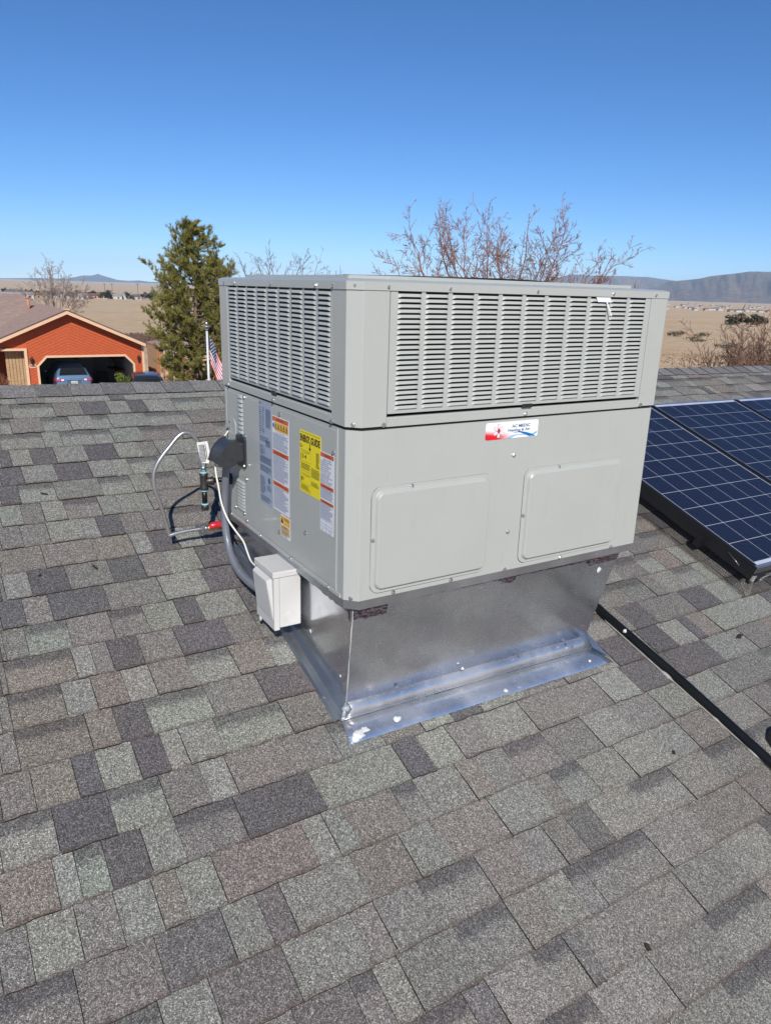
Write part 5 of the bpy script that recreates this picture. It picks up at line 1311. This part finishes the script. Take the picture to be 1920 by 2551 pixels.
# pixel-free definition: crown axes measured in metres in the back yard
DX = Vector((.852, -.524, 0)); DY = Vector((.524, .852, 0)); TB = Vector((8.55, 9.85, 0))
def tb(a, d, z, B=TB): return tuple(B+DX*a+DY*d+Vector((0, 0, z)))
lim = [(-2.25, 0, 1.75), (-1.95, .5, 2.25), (-1.45, -.4, 2.62), (-1.15, .3, 2.45), (-.78, .2, 2.35), (-.60, -.5, 2.15), (-.25, .3, 2.62), (-.05, -.2, 2.30), (.40, .5, 1.95), (.62, .1, 2.70), (.85, -.3, 2.05), (1.20, .3, 2.25), (1.38, -.1, 2.45), (1.62, .4, 1.75), (1.90, 0, 1.60), (2.45, -.3, 1.85), (2.60, .3, 1.35), (-2.1, -.3, 1.25), (3.2, 0, 1.10), (3.6, .2, .85), (.1, .7, 2.2), (-1.7, .6, 1.9)]
bare_tree('bare_tree', tb(.2, 0, GZ), [tb(p[0]*.88, p[1], p[2]-.30-.14*max(0, 1-abs(p[0])/1.8)) for p in lim], BARKR, 'wide bare reddish-brown tree rising behind the air conditioner', 'bare tree', 5, .12, 3.4, .0052, 1.35)
TB2 = Vector((6.75, 15.7, 0)); DX2 = Vector((.95, -.3, 0)); DY2 = Vector((.3, .95, 0))
lim2 = [(-1.15, 0, 1.72), (-.75, .3, 1.78), (-.45, -.2, 1.85), (-.35, .4, 1.55), (.0, 0, 1.55), (.25, -.3, 1.80), (.45, .3, 1.70), (.75, 0, 1.62), (1.05, -.2, 1.50), (1.25, .2, 1.32), (-.95, .1, 1.3), (1.38, .0, 1.2)]
bare_tree('bare_tree', tuple(TB2+Vector((0, 0, GZ))), [tuple(TB2+DX2*a+DY2*d+Vector((0, 0, z-.17))) for a, d, z in lim2], BARKD, 'thin bare grey tree between the pine and the air conditioner top', 'bare tree', 12, .08, 3.9, .0048, .9, jit=.28)
TB3 = Vector((8.3, 66.0, 0))
g = random.Random(2); lim3 = []
for i in range(26):
    a = g.uniform(-2.9, 2.9); lim3.append((TB3.x+a, TB3.y+g.uniform(-1.6, 1.6), 2.5-abs(a)*.95*g.uniform(.6, 1.1)-g.uniform(0, .9)))
bare_tree('bare_tree', (8.3, 66, -5.0), lim3, BARKG, 'pale bare cottonwood behind the orange house roof', 'bare tree', 3, .26, 2.4, .018, .85, levels=3, jit=.2)

# ------------------------------------------------------------------ pine
def needle_clump(mb, p, d, r_, n, g, w=.022, L_=.16, mi=0):
    d = d.normalized(); a = d.orthogonal().normalized(); b = d.cross(a)
    for _ in range(n):
        th = g.uniform(0, 6.283); k = g.uniform(.15, .95); dr = (d*(1.1-k*.5)+(a*math.cos(th)+b*math.sin(th))*k).normalized()
        o_ = p+Vector((g.uniform(-r_, r_), g.uniform(-r_, r_), g.uniform(-r_, r_))); s_ = dr.orthogonal().normalized(); s_.rotate(Matrix.Rotation(g.uniform(0, 6.28), 3, dr)); ll = L_*g.uniform(.7, 1.25)
        mb.add([o_-s_*w*.5, o_+s_*w*.5, o_+dr*ll+s_*w*.12, o_+dr*ll-s_*w*.12], [(0, 1, 2, 3)], mi)
def pine(base, top_z, prof, seed, label):
    g = random.Random(seed); base = Vector(base); root = empty('pine_tree', base, label, 'pine tree')
    H_ = top_z-base.z; tr = MB(); pth = [base+Vector((.12*math.sin(i*.9), .1*math.cos(i*.7), H_*i/12)) for i in range(13)]
    tr.tube(pth, [.20*(1-.9*i/12)+.012 for i in range(13)], 9); tr.build('trunk', BARKP, root)
    br = MB(); fo = MB()
    def axis(z): t = (z-base.z)/H_*12; i = max(0, min(11, int(t))); return pth[i].lerp(pth[i+1], t-i)
    z = base.z+.9
    while z < top_z-.05:
        h = (z-base.z)/H_; rad_ = 0
        for (h0, r0), (h1, r1) in zip(prof, prof[1:]):
            if h0 <= h <= h1: rad_ = r0+(r1-r0)*(h-h0)/(h1-h0)
        nb_ = 6 if h < .8 else 4; ph = g.uniform(0, 6.28)
        for k in range(nb_):
            a = ph+2*math.pi*k/nb_+g.uniform(-.4, .4); L_ = rad_*g.choice((.55, .75, .9, 1.0, 1.15, 1.28))*g.uniform(.92, 1.05)
            if L_ < .08: continue
            c = axis(z); pts = []; n = 8; rise = g.uniform(.12, .5)+h*.5
            for i in range(n+1):
                t = i/n; pts.append(c+Vector((math.cos(a)*L_*t, math.sin(a)*L_*t, L_*(rise*t*t-.10*t)+g.uniform(-.02, .02))))
            br.tube(pts, [max(.006, .035*(1-t/n)*(L_/1.6+.2)) for t in range(n+1)], 4, caps=False)
            ns = int(4+L_*7)
            for q in range(ns):
                t = g.uniform(.42, 1.0)**.8 if q > 2 else 1.0; i = min(n-1, int(t*n)); p = pts[i].lerp(pts[i+1], g.random())
                sd = Vector((g.gauss(0, .8), g.gauss(0, .8), g.gauss(.75, .5))).normalized(); ll = g.uniform(.12, .42)*(1.0 if L_ > .6 else .6)
                e = p+sd*ll; br.tube([p, e], .006, 3, caps=False); up_ = (sd+Vector((0, 0, .8))+Vector((math.cos(a), math.sin(a), 0))*.5).normalized()
                for f in (0.3, .65, 1.0): needle_clump(fo, p.lerp(e, f), up_, .032, 13, g, .019, .125)
        z += .175 if h < .85 else .12
    for q in range(16): needle_clump(fo, axis(top_z-.05*q), Vector((g.uniform(-.4, .4), g.uniform(-.4, .4), 1)), .04, 14, g, .018, .16)
    br.build('branches', BARKP, root); fo.build('crown', PINE, root); return root
pine((8.75, 29.6, GZ), 3.15, [(0, 0), (.10, .6), (.16, 1.45), (.27, 1.70), (.42, 1.80), (.55, 1.72), (.66, 1.55), (.76, 1.12), (.83, .80), (.90, .58), (.96, .36), (1.0, .10)], 4, 'full olive-green pine tree left of the air conditioner')

# ------------------------------------------------------------------ shrubs and bushes
def leafy(name, c, rx, ry, rz, n, mat, label, cat, seed, sz=.06, stems=True, group=None, smat=BARKT):
    g = random.Random(seed); c = Vector(c); root = empty(name, (c.x, c.y, c.z-rz), label, cat, group); fo = MB(); st = MB()
    lob = [(Vector((g.uniform(-.6, .6)*rx, g.uniform(-.6, .6)*ry, g.uniform(-.5, .6)*rz)), g.uniform(.35, .6)) for _ in range(9)]
    for _ in range(n):
        lc, lr = g.choice(lob); d = Vector((g.gauss(0, 1), g.gauss(0, 1), g.gauss(0, 1))).normalized()*g.uniform(.55, 1.0)*lr
        p = c+lc+Vector((d.x*rx, d.y*ry, d.z*rz)); a = Vector((g.gauss(0, 1), g.gauss(0, 1), g.gauss(0, 1))).normalized(); b = a.orthogonal().normalized(); s_ = sz*g.uniform(.6, 1.3)
        fo.add([p-a*s_*.5, p+b*s_*.28, p+a*s_*.5, p-b*s_*.28], [(0, 1, 2, 3)])
    for _ in range(12):
        a = g.uniform(0, 6.28); k = g.uniform(.1, .7); st.tube([(c.x, c.y, c.z-rz), (c.x+math.cos(a)*rx*k*.5, c.y+math.sin(a)*ry*k*.5, c.z), (c.x+math.cos(a)*rx*k, c.y+math.sin(a)*ry*k, c.z+rz*.7)], [.02, .012, .005], 4, caps=False)
    st.build('stems', smat, root); fo.build('foliage', mat, root); return root
leafy('round_bush', (7.15, 36.6, -3.95), .45, .45, .60, 1500, LEAFB, 'bright green round bush beside the garage opening', 'bush', 1, .07)
leafy('hedge_shrub', (1.35, 36.2, -3.9), .75, .6, 1.05, 2200, LEAFR, 'brownish green shrub in front of the porch at the left edge', 'shrub', 2, .07)
def twiggy(name, base, limbs, mat, label, cat, seed, twig, group=None, dens=.8, r_=.03, levels=4): return bare_tree(name, base, limbs, mat, label, cat, seed, r_, .25, twig, dens, group, .25, levels)
g = random.Random(8); bs = Vector((27.9, 16.3, -5.0))
twiggy('bare_shrub', tuple(bs), [tuple(bs+Vector((g.gauss(0, 1.15), g.gauss(0, 1.15), g.uniform(3.2, 5.0)))) for _ in range(64)], BARKT, 'tangled brown bare shrub rising behind the solar panels at the picture edge', 'shrub', 5, .012, dens=1.05, r_=.06, levels=3)
bs = Vector((14.8, 9.6, GZ)); g = random.Random(6)
twiggy('twig_bush', tuple(bs), [tuple(bs+Vector((g.uniform(-.9, 1.2), g.uniform(-.5, .5), g.uniform(3.6, 4.75)))) for _ in range(9)], BARKR, 'low reddish twigs poking up behind the roof ridge', 'shrub', 9, .0035, dens=.3, r_=.03, levels=3)
# dots of scrub in the right-hand field
def field_bush(az, el_r, r_, hgt, mat, label, seed, cat='bush', group='small dark bushes in the field'):
    x, y = math.sin(R(az))*el_r, math.cos(R(az))*el_r; z = zxy(x, y)
    return leafy('field_bush', (x, y, z+hgt*.5), r_, r_, hgt*.6, 320, mat, label, cat, seed, hgt*.30, group=group)
# distances from bearings and depression angles
for i, (az, dist, rr, hh) in enumerate(((52.35, 150, 1.6, 1.0), (54.15, 158, 1.5, .8), (53.8, 128, 2.0, .8), (51.3, 145, .9, .8))): field_bush(az, dist, rr, hh, LEAFD, 'low dark bush dotted in the dry field on the right', 40+i)
field_bush(55.9, 112, 2.4, .7, LEAFD, 'widest grey bush in the dry field, closest to the roof ridge', 46)
for i, (az, dist, rr, hh, lb) in enumerate(((55.83, 330, 3.0, 3.8, 'smallest of three round green trees standing together in the plain'), (56.15, 338, 2.6, 3.2, 'middle of three round green trees standing together in the plain'), (56.75, 330, 3.6, 4.4, 'biggest of three round green trees standing together in the plain'), (57.55, 330, 2.6, 3.6, 'round green tree half hidden behind the brown shrub in the plain'))):
    x, y = math.sin(R(az))*dist, math.cos(R(az))*dist; z = zxy(x, y)
    leafy('plains_tree', (x, y, z+hh*.55), rr, rr, hh*.55, 500, LEAFD, lb, 'tree', 60+i, hh*.24, group='green trees in the plain')

# ------------------------------------------------------------------ far town
WCOL = [simple('far_white_wall', (.50, .48, .44), .8), simple('far_tan_wall', (.42, .32, .24), .8), simple('far_pink_wall', (.55, .36, .28), .8)]
RCOL = [simple('far_grey_roof', (.16, .15, .15), .8), simple('far_brown_roof', (.20, .13, .10), .8), simple('far_white_roof', (.34, .32, .30), .8)]
def far_house(az, dist, wd, dp, h, yaw, wi, ri, label, group, detail=True):
    x, y = math.sin(R(az))*dist, math.cos(R(az))*dist; z = zxy(x, y)-.3
    M = Matrix.Translation((x, y, z)) @ Matrix.Rotation(yaw, 4, 'Z'); root = empty('far_house', (0, 0, 0), label, 'house', group, M=M)
    m = MB(M); m.box((-wd/2, -dp/2, 0), (wd/2, dp/2, h)); m.build('wall', WCOL[wi], root)
    m = MB(M); e = .5; m.add([(-wd/2-e, -dp/2-e, h), (wd/2+e, -dp/2-e, h), (wd/2+e, dp/2+e, h), (-wd/2-e, dp/2+e, h), (-wd/2*.75, 0, h+1.5), (wd/2*.75, 0, h+1.5)], [(0, 1, 5, 4), (1, 2, 5), (2, 3, 4, 5), (3, 0, 4), (3, 2, 1, 0)]); m.build('roof', RCOL[ri], root)
    if detail:
        for k in range(3): m = MB(M); cx = -wd*.33+k*wd*.33; m.box((cx-.7, -dp/2-.06, h*.35), (cx+.7, -dp/2-.01, h*.75)); m.build('window', GLASSD, root)
    return root
LFT = [(4.9, 560, 22, 9, 2.9, 0, 2), (5.35, 575, 12, 8, 4.6, 0, 0), (5.75, 560, 14, 9, 3.0, 0, 2), (7.0, 600, 10, 8, 2.8, 1, 1), (8.3, 640, 12, 9, 3, 0, 0), (9.0, 620, 16, 9, 3, 0, 2), (9.55, 640, 12, 9, 3, 2, 1), (10.2, 650, 14, 9, 3, 2, 1), (10.9, 700, 13, 9, 3, 1, 1), (11.5, 640, 15, 9, 3, 0, 2), (12.0, 660, 14, 9, 3, 1, 1), (12.4, 650, 10, 9, 4, 0, 2), (12.75, 655, 14, 9, 3, 0, 0), (13.3, 720, 14, 9, 3, 1, 1), (13.8, 760, 14, 9, 3, 2, 0), (11.2, 820, 14, 9, 3, 1, 1), (9.8, 850, 14, 9, 3, 0, 1), (7.8, 830, 14, 9, 3, 1, 0), (6.4, 780, 14, 9, 3, 0, 1), (14.6, 690, 15, 9, 3, 0, 1)]
def place_(az): return 'at the far left edge' if az < 6 else 'left of the pale cottonwood' if az < 7.6 else 'behind the pale cottonwood' if az < 9.3 else 'just right of the cottonwood' if az < 10.4 else 'below the blue peak' if az < 11.7 else 'right of the blue peak' if az < 13 else 'beside the pine'
def row_(dd): return 'on the near edge of town' if dd < 645 else 'in the middle of town' if dd < 745 else 'at the back of town'
def place2_(az): return 'close to the air conditioner' if az < 52.2 else 'left of the three green trees' if az < 55.2 else 'above the three green trees' if az < 57 else 'at the far right edge'
WN = ['white', 'tan', 'pink']; RN_ = ['grey', 'brown', 'white']
g = random.Random(3)
for i, (az, dd, wd, dp, h, wi, ri) in enumerate(LFT):
    if i == 0: lb = 'long low white house at the far left edge of the distant town'
    elif i == 1: lb = 'taller white house block among the houses at the far left of the town'
    elif i == 11: lb = 'tallest white house on the near edge of the distant town'
    else: lb = 'tiny %s house, %s roof, %s, %s' % (WN[wi], RN_[ri], row_(dd), place_(az))
    far_house(az, dd, wd, dp, h, g.uniform(-.5, .5), wi, ri, lb, 'houses of the distant town')
g = random.Random(13)
for i in range(60):
    az = g.uniform(50.4, 57.8); dd = 1350+2600*g.random()**2; wi = g.choice((0, 0, 1)); ri = g.choice((0, 2, 2, 1))
    far_house(az, dd, g.uniform(5, 11), 8, 2.8, g.uniform(-.6, -.2), wi, ri, 'speck-sized %s house with %s roof on the %s plain, %s' % (WN[wi], RN_[ri], 'nearer' if dd < 1700 else 'middle' if dd < 2500 else 'farthest', place2_(az)), 'houses on the plain below the mountains', False)
g = random.Random(17)
for i in range(64):
    az = g.choice((4.8, 6.5, 8.6, 10.2, 11.2, 12.9, 14.2))+g.gauss(0, .5); dd = g.uniform(585, 860); hh = g.uniform(3.2, 6.5); rr = g.uniform(2.5, 5); x, y = math.sin(R(az))*dd, math.cos(R(az))*dd; z = zxy(x, y)
    k = i % 3 != 2
    leafy('town_tree', (x, y, z+hh*.5), rr, rr, hh*.55, 130, LEAFD if k else BARKG, ('dark green' if k else 'bare brown')+(' tall' if hh > 5 else ' low' if hh < 4 else '')+' tree '+row_(dd)+', '+place_(az), 'tree', 200+i, hh*.26, group='dark trees of the distant town' if k else 'bare trees of the distant town')
for az, dd, lb in ((11.05, 700, 'slender utility pole over the distant town, leftmost of three'), (11.55, 760, 'utility pole over the distant town, middle of three'), (13.25, 640, 'tallest utility pole over the distant town, closest to the pine')):
    x, y = math.sin(R(az))*dd, math.cos(R(az))*dd; z = zxy(x, y); p_ = empty('utility_pole', (x, y, z), lb, 'utility pole', 'utility poles of the distant town')
    m = MB(); m.tube([(x, y, z), (x, y, z+13)], .2, 5); m.build('pole', BARKD, p_); m = MB(); m.box((x-1.3, y-.1, z+11.6), (x+1.3, y+.1, z+11.9)); m.build('crossarm', BARKD, p_)
# strip of brown weeds along the far side of the street lots, low brush band at the foot of the field
wd_ = MB(); g = random.Random(31)
for _ in range(5200):
    az = g.uniform(11.5, 17.5) if g.random() < .75 else g.uniform(45, 60); dd = g.uniform(72, 92); x, y = math.sin(R(az))*dd, math.cos(R(az))*dd; z = zxy(x, y); h = g.uniform(.15, .55); a = g.uniform(0, 3.14)
    if az > 40: h *= .3
    ex = Vector((math.cos(a), math.sin(a), 0))*g.uniform(.05, .14)
    p = Vector((x, y, z-.05)); t = p+Vector((g.uniform(-.25, .25), g.uniform(-.25, .25), h)); wd_.add([p-ex, p+ex, t+ex*.2, t-ex*.2], [(0, 1, 2, 3)])
wd_.build('weeds', BARKT, kind='stuff')
